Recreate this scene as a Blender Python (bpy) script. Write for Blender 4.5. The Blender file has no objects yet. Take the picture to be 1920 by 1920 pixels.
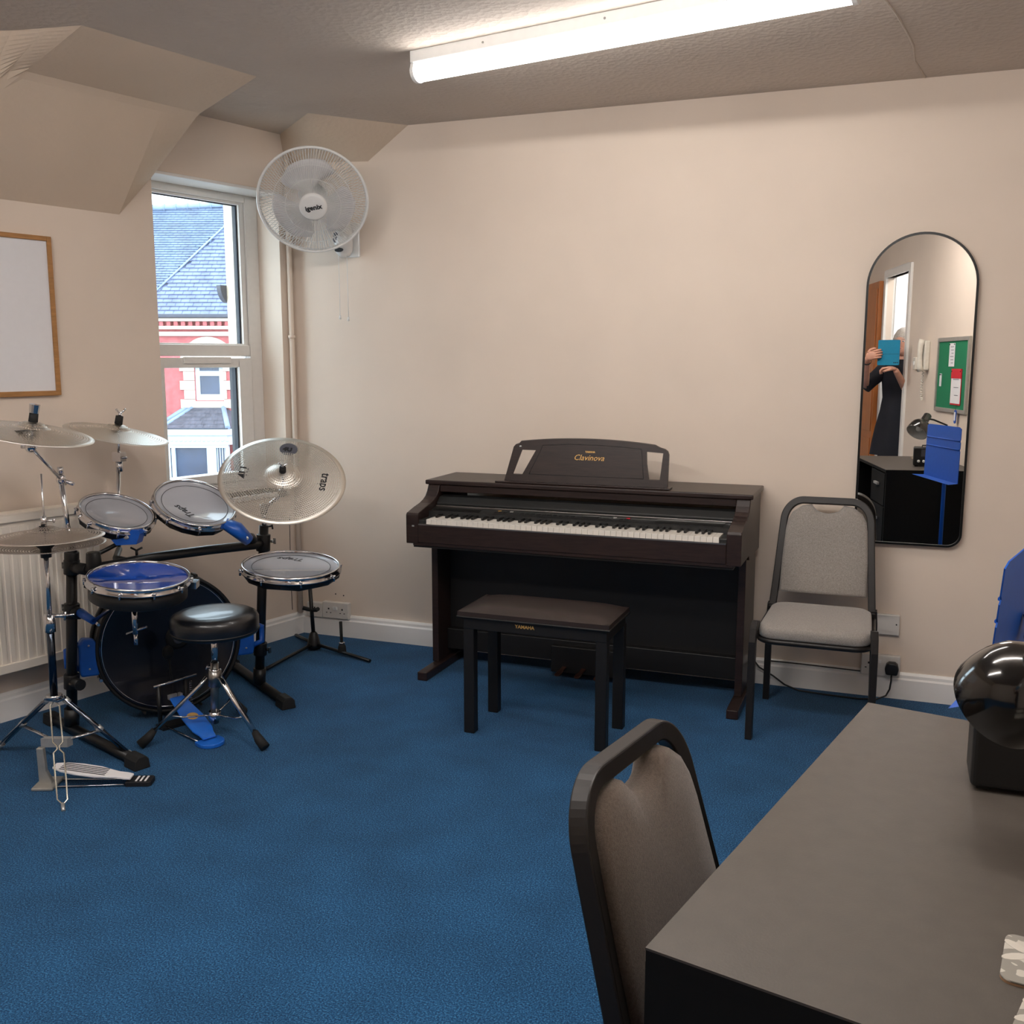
import bpy, bmesh, math, random
from mathutils import Vector, Matrix
random.seed(7)
sc = bpy.context.scene
COL = sc.collection
PI = math.pi
# ------------------------------------------------------------------ camera, world, exposure
def rad(d): return d*PI/180
CAMP = Vector((2.8016, -4.3115, 1.3946)); YAW, PITCH = .365, .152
cam_d = bpy.data.cameras.new('camera'); cam = bpy.data.objects.new('camera', cam_d); COL.objects.link(cam)
cam.location = CAMP; cam.rotation_euler = (PI/2-PITCH, 0, YAW)
cam_d.sensor_width = 36; cam_d.lens = 36*1878.08/1920; cam_d.clip_start = .02; cam_d.clip_end = 300
sc.camera = cam
sc.view_settings.view_transform = 'Standard'; sc.view_settings.look = 'None'
sc.view_settings.gamma = 1; sc.view_settings.use_curve_mapping = False
sc.view_settings.exposure = 1.9
LAMP_STRENGTH = 5.0
FILL_STRENGTH = 17.0
HALL_W = 8
wd = bpy.data.worlds.new('sky'); sc.world = wd; wd.use_nodes = True
bg = wd.node_tree.nodes['Background']; bg.inputs[0].default_value = (.76, .88, 1.0, 1); bg.inputs[1].default_value = 2.0

# ------------------------------------------------------------------ materials
def nt(name):
    m = bpy.data.materials.new(name); m.use_nodes = True
    return m, m.node_tree, m.node_tree.nodes['Principled BSDF']
def srgb(c):
    return tuple(((x/255)/12.92 if x/255 <= .04045 else ((x/255+.055)/1.055)**2.4) for x in c)+(1,)
def mat(name, col, rough=.5, metal=0, var=.06, vs=40, bump=0, bs=200, spec=.5, coat=0, stretch=None, alpha=1, sheen=0):
    m, t, p = nt(name); n, l = t.nodes, t.links
    tc = n.new('ShaderNodeTexCoord'); mp = n.new('ShaderNodeMapping'); l.new(tc.outputs['Object'], mp.inputs[0])
    if stretch: mp.inputs['Scale'].default_value = stretch
    no = n.new('ShaderNodeTexNoise'); no.inputs['Scale'].default_value = vs; no.inputs['Detail'].default_value = 4; l.new(mp.outputs[0], no.inputs['Vector'])
    cr = n.new('ShaderNodeValToRGB'); c = srgb(col)
    cr.color_ramp.elements[0].position = .3; cr.color_ramp.elements[1].position = .7
    cr.color_ramp.elements[0].color = tuple(max(0, x*(1-var)) for x in c[:3])+(1,)
    cr.color_ramp.elements[1].color = tuple(min(1, x*(1+var)) for x in c[:3])+(1,)
    l.new(no.outputs[0], cr.inputs[0]); l.new(cr.outputs[0], p.inputs['Base Color'])
    p.inputs['Roughness'].default_value = rough; p.inputs['Metallic'].default_value = metal
    p.inputs['Specular IOR Level'].default_value = spec; p.inputs['Coat Weight'].default_value = coat
    p.inputs['Coat Roughness'].default_value = .08
    if sheen: p.inputs['Sheen Weight'].default_value = sheen
    if bump:
        n2 = n.new('ShaderNodeTexNoise'); n2.inputs['Scale'].default_value = bs; n2.inputs['Detail'].default_value = 5; l.new(mp.outputs[0], n2.inputs['Vector'])
        b = n.new('ShaderNodeBump'); b.inputs['Strength'].default_value = bump; b.inputs['Distance'].default_value = .002
        l.new(n2.outputs[0], b.inputs['Height']); l.new(b.outputs[0], p.inputs['Normal'])
    return m
def emit(name, col, s):
    m = bpy.data.materials.new(name); m.use_nodes = True; t = m.node_tree
    t.nodes.clear(); e = t.nodes.new('ShaderNodeEmission'); o = t.nodes.new('ShaderNodeOutputMaterial')
    e.inputs[0].default_value = srgb(col); e.inputs[1].default_value = s; t.links.new(e.outputs[0], o.inputs[0]); return m
def glass(name, tint=(.93, .97, .97, 1), refl=.07):
    m = bpy.data.materials.new(name); m.use_nodes = True; t = m.node_tree; t.nodes.clear()
    tr = t.nodes.new('ShaderNodeBsdfTransparent'); tr.inputs[0].default_value = tint
    g = t.nodes.new('ShaderNodeBsdfGlossy'); g.inputs['Roughness'].default_value = .03
    mx = t.nodes.new('ShaderNodeMixShader'); mx.inputs[0].default_value = refl; o = t.nodes.new('ShaderNodeOutputMaterial')
    t.links.new(tr.outputs[0], mx.inputs[1]); t.links.new(g.outputs[0], mx.inputs[2]); t.links.new(mx.outputs[0], o.inputs[0]); return m
def carpet_mat():
    m, t, p = nt('blue_carpet'); n, l = t.nodes, t.links
    tc = n.new('ShaderNodeTexCoord')
    a = n.new('ShaderNodeTexNoise'); a.inputs['Scale'].default_value = 230; a.inputs['Detail'].default_value = 3; a.inputs['Roughness'].default_value = .7
    b = n.new('ShaderNodeTexNoise'); b.inputs['Scale'].default_value = 5; b.inputs['Detail'].default_value = 5
    l.new(tc.outputs['Object'], a.inputs['Vector']); l.new(tc.outputs['Object'], b.inputs['Vector'])
    cr = n.new('ShaderNodeValToRGB'); e = cr.color_ramp.elements
    e[0].position = .36; e[0].color = srgb((14, 42, 76)); e[1].position = .70; e[1].color = srgb((70, 128, 168))
    k = cr.color_ramp.elements.new(.52); k.color = srgb((30, 78, 118))
    l.new(a.outputs[0], cr.inputs[0])
    mr = n.new('ShaderNodeMapRange'); mr.inputs[1].default_value = .3; mr.inputs[2].default_value = .7; mr.inputs[3].default_value = .84; mr.inputs[4].default_value = 1.14
    l.new(b.outputs[0], mr.inputs[0])
    mu = n.new('ShaderNodeMix'); mu.data_type = 'RGBA'; mu.blend_type = 'MULTIPLY'; mu.inputs[0].default_value = 1
    l.new(cr.outputs[0], mu.inputs[6]); l.new(mr.outputs[0], mu.inputs[7]); l.new(mu.outputs[2], p.inputs['Base Color'])
    p.inputs['Roughness'].default_value = .95; p.inputs['Sheen Weight'].default_value = .08; p.inputs['Specular IOR Level'].default_value = .1
    bp = n.new('ShaderNodeBump'); bp.inputs['Strength'].default_value = .5; bp.inputs['Distance'].default_value = .003
    l.new(a.outputs[0], bp.inputs['Height']); l.new(bp.outputs[0], p.inputs['Normal'])
    return m
def wall_mat(name, col, art=0):
    m, t, p = nt(name); n, l = t.nodes, t.links
    tc = n.new('ShaderNodeTexCoord')
    a = n.new('ShaderNodeTexNoise'); a.inputs['Scale'].default_value = 2.2; a.inputs['Detail'].default_value = 6
    l.new(tc.outputs['Object'], a.inputs['Vector'])
    cr = n.new('ShaderNodeValToRGB'); c = srgb(col); e = cr.color_ramp.elements; e[0].position = .3; e[1].position = .7
    e[0].color = tuple(x*.96 for x in c[:3])+(1,); e[1].color = tuple(min(1, x*1.03) for x in c[:3])+(1,)
    l.new(a.outputs[0], cr.inputs[0]); l.new(cr.outputs[0], p.inputs['Base Color'])
    p.inputs['Roughness'].default_value = .75 if not art else .85; p.inputs['Specular IOR Level'].default_value = .25
    b = n.new('ShaderNodeTexNoise'); b.inputs['Detail'].default_value = 4
    b.inputs['Scale'].default_value = 70 if art else 22
    l.new(tc.outputs['Object'], b.inputs['Vector'])
    bp = n.new('ShaderNodeBump'); bp.inputs['Strength'].default_value = .5*art if art else .2; bp.inputs['Distance'].default_value = .0035 if art else .002
    if art:
        v = n.new('ShaderNodeTexVoronoi'); v.inputs['Scale'].default_value = 45; l.new(tc.outputs['Object'], v.inputs['Vector'])
        s = n.new('ShaderNodeMath'); s.operation = 'ADD'; l.new(b.outputs[0], s.inputs[0]); l.new(v.outputs['Distance'], s.inputs[1]); l.new(s.outputs[0], bp.inputs['Height'])
    else: l.new(b.outputs[0], bp.inputs['Height'])
    l.new(bp.outputs[0], p.inputs['Normal']); return m
def cymbal_mat(name, R, col=(226, 222, 214), rough=.38, pitch=.0085, hole=.0030, r0=.022, r1=None, metal=1.0):
    """brushed nickel with thousands of punched holes in rings"""
    m, t, p = nt(name); n, l = t.nodes, t.links
    p.inputs['Base Color'].default_value = srgb(col); p.inputs['Metallic'].default_value = metal; p.inputs['Roughness'].default_value = rough
    tc = n.new('ShaderNodeTexCoord'); sx = n.new('ShaderNodeSeparateXYZ'); l.new(tc.outputs['Object'], sx.inputs[0])
    def M(op, a, b=None, c=None):
        k = n.new('ShaderNodeMath'); k.operation = op
        for i, v in enumerate((a, b, c)):
            if v is None: continue
            if isinstance(v, (int, float)): k.inputs[i].default_value = v
            else: l.new(v, k.inputs[i])
        return k.outputs[0]
    x, y = sx.outputs[0], sx.outputs[1]
    r = M('SQRT', M('ADD', M('MULTIPLY', x, x), M('MULTIPLY', y, y)))
    th = M('ARCTAN2', y, x)
    ring = M('FLOOR', M('DIVIDE', r, pitch)); rc = M('MULTIPLY', M('ADD', ring, .5), pitch)
    N = M('ROUND', M('DIVIDE', M('MULTIPLY', rc, 2*PI), pitch*.95))
    u = M('ADD', M('MULTIPLY', M('DIVIDE', M('ADD', th, PI), 2*PI), N), M('MULTIPLY', ring, .5))
    fu = M('SUBTRACT', M('FRACT', u), .5)
    du = M('MULTIPLY', fu, pitch*.95); dv = M('SUBTRACT', r, rc)
    d = M('SQRT', M('ADD', M('MULTIPLY', du, du), M('MULTIPLY', dv, dv)))
    h = M('LESS_THAN', d, hole)
    h = M('MULTIPLY', h, M('GREATER_THAN', r, r0)); h = M('MULTIPLY', h, M('LESS_THAN', r, (r1 or R*.93)))
    # bump: fine lathe grooves
    gr = M('SINE', M('MULTIPLY', r, 2600)); bp = n.new('ShaderNodeBump'); bp.inputs['Strength'].default_value = .12; bp.inputs['Distance'].default_value = .0005
    l.new(gr, bp.inputs['Height']); l.new(bp.outputs[0], p.inputs['Normal'])
    p.inputs['Anisotropic'].default_value = .5
    tr = n.new('ShaderNodeBsdfTransparent'); mx = n.new('ShaderNodeMixShader'); l.new(h, mx.inputs[0]); l.new(p.outputs[0], mx.inputs[1]); l.new(tr.outputs[0], mx.inputs[2])
    l.new(mx.outputs[0], n['Material Output'].inputs[0]); return m
def pattern_mat(name, c1, c2, scale, thr=.5, rough=.6, kind='noise', dist=1.5):
    m, t, p = nt(name); n, l = t.nodes, t.links; tc = n.new('ShaderNodeTexCoord')
    a = n.new('ShaderNodeTexNoise'); a.inputs['Scale'].default_value = scale; a.inputs['Detail'].default_value = .5; a.inputs['Distortion'].default_value = dist
    l.new(tc.outputs['Object'], a.inputs['Vector']); cr = n.new('ShaderNodeValToRGB'); cr.color_ramp.interpolation = 'CONSTANT'
    cr.color_ramp.elements[0].color = srgb(c1); cr.color_ramp.elements[1].position = thr; cr.color_ramp.elements[1].color = srgb(c2)
    l.new(a.outputs[0], cr.inputs[0]); l.new(cr.outputs[0], p.inputs['Base Color']); p.inputs['Roughness'].default_value = rough; return m
def mesh_head_mat(name, col, alpha):
    m, t, p = nt(name); n, l = t.nodes, t.links
    p.inputs['Base Color'].default_value = srgb(col); p.inputs['Roughness'].default_value = .12; p.inputs['Alpha'].default_value = alpha; p.inputs['Coat Weight'].default_value = .6
    return m
M_ = {}
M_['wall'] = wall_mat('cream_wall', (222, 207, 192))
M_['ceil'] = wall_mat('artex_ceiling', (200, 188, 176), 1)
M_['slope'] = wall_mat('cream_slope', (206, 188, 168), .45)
M_['carpet'] = carpet_mat()
M_['skirt'] = mat('skirting_paint', (238, 236, 233), .35, var=.03, vs=4)
M_['upvc'] = mat('white_plastic_frame', (228, 225, 220), .35, var=.02)
M_['upvcout'] = mat('painted_outer_reveal', (232, 214, 190), .7, var=.03)
M_['gasket'] = mat('rubber_gasket', (22, 26, 38), .6)
M_['glass'] = glass('window_glass')
M_['white'] = mat('white_plastic', (226, 226, 224), .3, var=.02, coat=.3)
M_['wplate'] = mat('white_socket_plastic', (212, 208, 202), .35, var=.02)
M_['black'] = mat('black_plastic', (17, 17, 18), .45, var=.1)
M_['blackm'] = mat('black_coated_metal', (16, 16, 17), .38, var=.1, bump=.1, bs=600)
M_['rubber'] = mat('black_rubber', (18, 18, 18), .75)
M_['chrome'] = mat('chrome', (205, 205, 208), .12, 1, var=.03)
M_['steel'] = mat('dull_steel', (150, 148, 145), .3, 1, var=.05)
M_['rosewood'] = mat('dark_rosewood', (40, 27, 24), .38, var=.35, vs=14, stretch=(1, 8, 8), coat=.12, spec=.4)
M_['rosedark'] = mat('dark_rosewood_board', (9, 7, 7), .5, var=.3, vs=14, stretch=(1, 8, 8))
M_['pblack'] = mat('piano_panel_black', (28, 29, 29), .4, var=.08)
M_['wkey'] = mat('white_key_plastic', (228, 222, 212), .25, var=.01)
M_['bkey'] = mat('black_key_plastic', (14, 14, 14), .3)
M_['gold'] = mat('gold_lettering', (214, 168, 96), .4, .3)
M_['brass'] = mat('worn_brass', (130, 84, 70), .3, .9)
M_['vinyl'] = mat('brown_black_vinyl', (44, 34, 31), .38, var=.12, bump=.35, bs=500)
M_['bvinyl'] = mat('black_vinyl', (20, 21, 25), .3, var=.08, bump=.15, bs=400, coat=.25)
M_['fabric'] = mat('grey_woven_fabric', (148, 142, 136), .9, var=.22, vs=260, bump=.5, bs=700, spec=.15, sheen=.3)
M_['fabric_shaded'] = mat('shaded_grey_fabric', (92, 81, 73), .9, var=.22, vs=260, bump=.5, bs=700, spec=.15, sheen=.3)  # same grey fabric, colour browned and darkened to stand for shade
M_['cframe'] = mat('charcoal_tube_metal', (34, 31, 30), .42, .3, var=.06)
M_['desktop'] = mat('black_brown_desk_top', (72, 66, 60), .48, var=.08, vs=30, bump=.12, bs=300, spec=.55)
M_['deskside'] = mat('black_desk_side', (9, 9, 9), .7, var=.1, spec=.25)
M_['mirror'] = mat('mirror_silver', (238, 238, 236), 0.0, 1, var=0)
M_['mblack'] = mat('black_mirror_frame', (14, 14, 14), .35, .3)
M_['oak'] = mat('oak_strip', (168, 120, 70), .5, var=.15, vs=20, stretch=(1, 1, 6))
M_['board'] = mat('whiteboard_enamel', (226, 226, 229), .25, var=.01)
M_['radiator'] = mat('radiator_enamel', (240, 231, 218), .35, var=.03, vs=3)
M_['kblue'] = mat('royal_blue_plastic', (18, 80, 168), .35, var=.06)
M_['kblue2'] = mat('blue_pedal_paint', (30, 104, 204), .3, var=.06, coat=.3)
M_['stand'] = mat('blue_enamelled_steel', (22, 82, 176), .5, var=.04, spec=.25)
M_['head'] = mesh_head_mat('clear_mesh_head', (206, 209, 218), .62)
M_['headblue'] = mat('blue_drum_head', (24, 70, 168), .06, var=.04, vs=6, coat=1)
M_['bass'] = mat('dark_blue_black_head', (13, 18, 30), .22, var=.15, vs=8, coat=.4)
M_['rimgrey'] = mat('grey_foam_ring', (92, 94, 100), .6)
M_['ink'] = mat('black_ink', (20, 20, 24), .6)
M_['dial'] = mat('dark_grey_badge', (78, 80, 90), .5)
M_['silver'] = mat('silver_paint', (190, 190, 188), .35, .6)
M_['beige'] = mat('beige_plastic', (214, 208, 196), .45)
M_['green'] = mat('green_felt', (18, 118, 78), .95, var=.08, vs=200)
M_['alum'] = mat('aluminium_trim', (176, 174, 168), .4, .6)
M_['paper'] = mat('white_paper', (226, 224, 226), .8, var=.02)
M_['red'] = mat('red_card', (206, 30, 48), .6)
M_['door'] = mat('orange_wood_door', (176, 104, 48), .4, var=.14, vs=5, stretch=(5, 5, .6))
M_['skin'] = mat('skin', (214, 158, 134), .5, var=.06, vs=30)
M_['hair'] = mat('grey_hair', (176, 168, 160), .6, var=.2, vs=120)
M_['cloth'] = mat('black_navy_cloth', (16, 19, 30), .85, var=.15, vs=20)
M_['case'] = mat('teal_phone_case', (16, 128, 164), .35, var=.04)
M_['brick'] = mat('red_brick', (168, 88, 88), .85, var=.2, vs=6)
M_['stone'] = mat('cream_stone', (186, 172, 158), .85, var=.1, vs=3)
M_['slate'] = mat('grey_blue_slate', (98, 106, 134), .6, var=.25, vs=2.2)
M_['slate2'] = mat('pale_slate', (98, 110, 134), .6, var=.2, vs=2.2)
M_['slate3'] = mat('dark_bay_slate', (76, 74, 84), .7, var=.3, vs=4)
M_['lead'] = mat('lead_flashing', (124, 138, 160), .6, var=.1, vs=4)
M_['gutter'] = mat('dark_gutter', (60, 62, 74), .5)
M_['hwhite'] = mat('white_house_paint', (178, 186, 196), .7, var=.04)
M_['hglass'] = mat('dark_house_glass', (52, 60, 80), .2, var=.2, vs=2)
M_['lamp'] = emit('led_diffuser', (255, 250, 246), LAMP_STRENGTH)
M_['fill_lamp'] = emit('fill_led_diffuser', (255, 250, 246), FILL_STRENGTH)  # extra-strong diffuser for the two added, unseen fill battens
M_['hallglow'] = mat('white_hall_door', (240, 240, 244), .6)
M_['coaster'] = pattern_mat('grey_leaf_coaster', (128, 124, 116), (178, 172, 162), 34, .52)
M_['leafprint'] = mat('pale_leaf_print', (184, 178, 168), .6)
M_['cork'] = mat('cork_edge', (150, 118, 92), .8)
M_['shadein'] = mat('silver_shade_lining', (206, 206, 204), .35, .3)

# ------------------------------------------------------------------ mesh builder
class MB:
    def __init__(s): s.v = []; s.f = []; s.sm = []
    def add(s, v, f, sm=False):
        o = len(s.v); s.v += [Vector(p) for p in v]; s.f += [tuple(i+o for i in q) for q in f]; s.sm += [sm]*len(f); return s
    def box(s, x0, x1, y0, y1, z0, z1, fn=None):
        v = [(x, y, z) for z in (z0, z1) for y in (y0, y1) for x in (x0, x1)]
        if fn: v = [fn(*p) for p in v]
        return s.add(v, [(0, 2, 3, 1), (4, 5, 7, 6), (0, 1, 5, 4), (2, 6, 7, 3), (0, 4, 6, 2), (1, 3, 7, 5)])
    def prism(s, pts, fn, w0, w1, sm=False):
        "pts 2d polygon, fn(u,v,w)->xyz"
        n = len(pts); v = [fn(u, w, w0) for u, w in pts]+[fn(u, w, w1) for u, w in pts]
        s.add(v, [tuple(range(n)), tuple(range(2*n-1, n-1, -1))])
        o = len(s.v)-2*n
        for i in range(n):
            j = (i+1) % n; s.f.append((o+i, o+n+i, o+n+j, o+j)); s.sm.append(sm)
        return s
    def tube(s, pts, r, seg=12, cap=True, flat=None, sm=True):
        pts = [Vector(p) for p in pts]; n = len(pts); rs = r if isinstance(r, (list, tuple)) else [r]*n
        v = []; up = None
        for i, p in enumerate(pts):
            t = (pts[min(i+1, n-1)]-pts[max(i-1, 0)]).normalized()
            if up is None:
                up = Vector((0, 0, 1)) if abs(t.z) < .9 else Vector((0, 1, 0))
            a = (up-t*up.dot(t)).normalized(); b = t.cross(a); up = a
            for k in range(seg):
                q = 2*PI*k/seg+(PI/seg if flat else 0); fa = flat[0] if flat else 1; fb = flat[1] if flat else 1
                v.append(p+(a*math.cos(q)*fa+b*math.sin(q)*fb)*rs[i])
        f = [(i*seg+k, i*seg+(k+1) % seg, (i+1)*seg+(k+1) % seg, (i+1)*seg+k) for i in range(n-1) for k in range(seg)]
        s.add(v, f, sm)
        if cap:
            o = len(s.v)-len(v); s.f += [tuple(o+k for k in range(seg))[::-1], tuple(o+(n-1)*seg+k for k in range(seg))]; s.sm += [False, False]
        return s
    def lathe(s, prof, seg=48, c=(0, 0, 0), ax=(0, 0, 1), sm=True, close=False, xd=None):
        "prof list of (r,h)"
        c = Vector(c); ax = Vector(ax).normalized(); a = Vector(xd) if xd else (Vector((1, 0, 0)) if abs(ax.x) < .9 else Vector((0, 1, 0)))
        a = (a-ax*a.dot(ax)).normalized(); b = ax.cross(a); n = len(prof); v = []
        for r, h in prof:
            for k in range(seg):
                q = 2*PI*k/seg; v.append(c+ax*h+(a*math.cos(q)+b*math.sin(q))*max(r, 1e-5))
        R = n if close else n-1
        f = [(i*seg+k, i*seg+(k+1) % seg, ((i+1) % n)*seg+(k+1) % seg, ((i+1) % n)*seg+k) for i in range(R) for k in range(seg)]
        return s.add(v, f, sm)
    def ell(s, c, r, seg=16, rings=10, rot=None):
        v = []; c = Vector(c)
        for i in range(rings+1):
            p = PI*i/rings
            for k in range(seg):
                q = 2*PI*k/seg; w = Vector((r[0]*math.sin(p)*math.cos(q), r[1]*math.sin(p)*math.sin(q), r[2]*math.cos(p)))
                if rot: w = rot @ w
                v.append(c+w)
        return s.add(v, [(i*seg+k, i*seg+(k+1) % seg, (i+1)*seg+(k+1) % seg, (i+1)*seg+k) for i in range(rings) for k in range(seg)], True)
    def build(s, name, m, parent=None, org=(0, 0, 0), bevel=0, kind=None, seg=2, label=None, inv=None):
        me = bpy.data.meshes.new(name); org = Vector(org)
        vs = [(inv @ v) if inv else (v-org) for v in s.v]
        me.from_pydata(vs, [], s.f); me.polygons.foreach_set('use_smooth', s.sm)
        bm = bmesh.new(); bm.from_mesh(me); bmesh.ops.remove_doubles(bm, verts=bm.verts, dist=1e-6); bmesh.ops.recalc_face_normals(bm, faces=bm.faces); bm.to_mesh(me); bm.free()
        me.materials.append(M_[m] if isinstance(m, str) else m)
        o = bpy.data.objects.new(name, me); COL.objects.link(o)
        if parent: o.parent = parent
        else: o.location = org
        if bevel:
            b = o.modifiers.new('bevel', 'BEVEL'); b.width = bevel; b.segments = seg; b.limit_method = 'ANGLE'; b.angle_limit = rad(40)
        if kind: o['kind'] = kind
        if label: o['label'] = label
        return o
class Thing:
    """an Empty at the base; parts are written in world coordinates and stored relative to it"""
    def __init__(s, name, label, cat, loc, group=None, mtx=None):
        s.o = bpy.data.objects.new(name, None); COL.objects.link(s.o)
        s.m = mtx if mtx is not None else Matrix.Translation(Vector(loc)); s.o.matrix_world = s.m
        s.inv = s.m.inverted(); s.o.empty_display_size = .05
        s.o['label'] = label; s.o['category'] = cat
        if group: s.o['group'] = group
    def part(s, name, mb, m, parent=None, **k): return mb.build(name, m, parent or s.o, inv=s.inv, **k)
    def text(s, body, size, m, frame, name='lettering', parent=None, shear=0, ext=.0004, align='CENTER', bold=0):
        cu = bpy.data.curves.new('lettering', 'FONT'); cu.body = body; cu.size = size; cu.align_x = align; cu.align_y = 'CENTER'; cu.extrude = ext; cu.shear = shear; cu.offset = bold; cu.resolution_u = 2
        tmp = bpy.data.objects.new('tmp_lettering', cu); COL.objects.link(tmp); dg = bpy.context.evaluated_depsgraph_get()
        me = bpy.data.meshes.new_from_object(tmp.evaluated_get(dg)); bpy.data.objects.remove(tmp); me.transform(s.inv @ frame)
        me.materials.clear(); me.materials.append(M_[m]); o = bpy.data.objects.new(name, me); COL.objects.link(o); o.parent = parent or s.o; return o
def single(mb, name, m, label, cat, org, group=None, **k):
    o = mb.build(name, m, None, org, **k); o['label'] = label; o['category'] = cat
    if group: o['group'] = group
    return o
def frame(o, x, y):
    "matrix from origin, x dir, y dir"
    x = Vector(x).normalized(); y = Vector(y); y = (y-x*y.dot(x)).normalized(); z = x.cross(y)
    m = Matrix((x, y, z)).transposed().to_4x4(); m.translation = Vector(o); return m
def basis(n, hint=(1, 0, 0)):
    n = Vector(n).normalized(); a = Vector(hint); a = (a-n*a.dot(n)).normalized(); return a, n.cross(a), n
def arc(c, r, a0, a1, n): return [(c[0]+r*math.cos(a0+(a1-a0)*i/n), c[1]+r*math.sin(a0+(a1-a0)*i/n)) for i in range(n+1)]
def struct(o): o['kind'] = 'structure'; return o

# left wall frame: s along wall towards the viewer, n into the room
TH = math.atan2(.249, 1.0); ct, st_ = math.cos(TH), math.sin(TH)
def W(s, n, z): return Vector((-st_*s+ct*n, -ct*s-st_*n, z))
ED = Vector((-st_, -ct, 0)); ND = Vector((ct, -st_, 0))
H = 2.45
NR = 3.90   # right wall plane

# ================================================================== SETTING
XR = NR/ct
fl = MB().add([W(-.4, -.34, 0), W(6.0, -.34, 0), W(6.0, 5.6, 0), W(-1.6, 5.6, 0)], [(0, 1, 2, 3)]); 
fl.add([p-Vector((0, 0, .1)) for p in fl.v[:4]], [(3, 2, 1, 0)])
struct(fl.build('floor', 'carpet'))
# ceiling: flat part
cm = MB(); cz = H
rp = [W(0, 0, cz), W(.78, 0, cz), W(.78, .68, cz), W(1.5, .68, cz), W(1.62, .40, cz), W(5.6, .40, cz), W(5.6, NR, cz), Vector((XR, 0, cz))]
cm.add(rp, [tuple(range(len(rp)))])
ce = cm.build('ceiling', 'ceil'); struct(ce)
# sloping ceiling over the left wall
def Nr(s): return .68 if s < 1.5 else (.40 if s > 1.62 else .68-(s-1.5)/.12*.28)
def prof(n, s):
    R_ = Nr(s)
    if n <= .33: z = 1.98+n*(.38/.33)
    else: z = 2.36+(n-.33)/(R_-.33)*.09
    if s < .94:
        z += .165*((.94-s)/.16)*max(0, 1-n/.33)
    # soften the fold
    return min(z, H)
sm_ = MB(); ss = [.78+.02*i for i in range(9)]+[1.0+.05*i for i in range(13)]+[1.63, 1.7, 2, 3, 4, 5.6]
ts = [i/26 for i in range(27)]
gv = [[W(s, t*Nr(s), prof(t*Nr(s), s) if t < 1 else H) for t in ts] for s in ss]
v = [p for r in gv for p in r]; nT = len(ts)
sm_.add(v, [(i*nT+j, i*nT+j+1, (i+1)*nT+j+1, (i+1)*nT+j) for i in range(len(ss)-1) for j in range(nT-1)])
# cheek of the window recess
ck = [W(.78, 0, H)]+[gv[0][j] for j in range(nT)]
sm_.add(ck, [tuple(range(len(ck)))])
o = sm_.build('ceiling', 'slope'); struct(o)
# plaster fillet in the corner over the fan
A_, B_, C_, D_, E1 = Vector((.645, 0, 2.45)), Vector((.434, 0, 2.305)), Vector((.02, 0, 2.325)), W(.05, 0, 2.45), W(.27, .42, 2.452)
fm = MB().add([A_, B_, C_, W(.03, 0, 2.36), D_, E1, Vector((.2, -.16, 2.372)), Vector((.44, -.12, 2.395))], [(0, 1, 7), (1, 2, 6, 7), (2, 3, 6), (3, 4, 6), (4, 5, 6), (5, 7, 6), (5, 0, 7)], True)
o = fm.build('ceiling', 'slope'); struct(o)
# hairline crack and ragged edge in the ceiling
crk = [(2.60, -1.25), (2.64, -1.15), (2.705, -.945), (2.74, -.8), (2.767, -.605), (2.79, -.45), (2.80, -.25), (2.837, -.01)]
cb = MB().tube([(x+random.uniform(-.004, .004), y, H) for x, y in crk], .004, 6)
o = cb.build('trim_4', 'ceil'); struct(o)
# back wall
bw = MB().box(-.1, 5.6, 0, .12, -.1, 2.6)
o = bw.build('wall_back', 'wall'); struct(o)
# left wall with window hole
wl = MB(); T0 = -.33
S0, S1, Z0, Z1 = .075, .778, .745, 2.17
def wbox(mb, s0, s1, n0, n1, z0, z1): return mb.box(s0, s1, n0, n1, z0, z1, W)
wbox(wl, -.1, S0, T0, 0, -.1, 2.6); wbox(wl, S0, S1, T0, 0, -.1, Z0); wbox(wl, S0, S1, T0, 0, Z1, 2.6)
pl = [(S1, -.1), (5.8, -.1), (5.8, 1.98), (.94, 1.98), (.90, 2.02), (.86, 2.06), (.82, 2.105), (.79, 2.14), (S1+.002, 2.17), (S1, 2.6)]
pl = [(S1, -.1), (5.8, -.1), (5.8, 2.6), (S1, 2.6)]
wl.prism(pl, lambda u, v, w: W(u, w, v), T0, 0)
o = wl.build('wall_left', 'wall'); struct(o)
# right wall (behind / beside the viewer) with the doorway
JS = 3.70; JE = 4.42
wr = MB(); wbox(wr, -1.6, JS, NR, NR+.05, -.1, 2.6); wbox(wr, JE, 5.8, NR, NR+.05, -.1, 2.6); wbox(wr, JS, JE, NR, NR+.05, 2.12, 2.6)
o = wr.build('wall_right', 'wall'); struct(o)
wq = MB(); wbox(wq, 5.6, 5.7, -.1, 5.4, -.1, 2.6)
o = wq.build('wall_rear', 'wall'); struct(o)
# hall beyond the doorway
hl = MB(); wbox(hl, 2.6, 5.6, 5.2, 5.3, 0, 2.5); wbox(hl, 2.5, 2.6, NR+.05, 5.3, 0, 2.5); wbox(hl, 4.85, 4.9, NR+.05, 5.2, 0, 2.5)
o = hl.build('wall_hall', 'hallglow'); struct(o)
hc = MB(); wbox(hc, 2.5, 5.7, NR+.05, 5.3, 2.45, 2.5)
o = hc.build('ceiling', 'hallglow'); struct(o)
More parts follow.
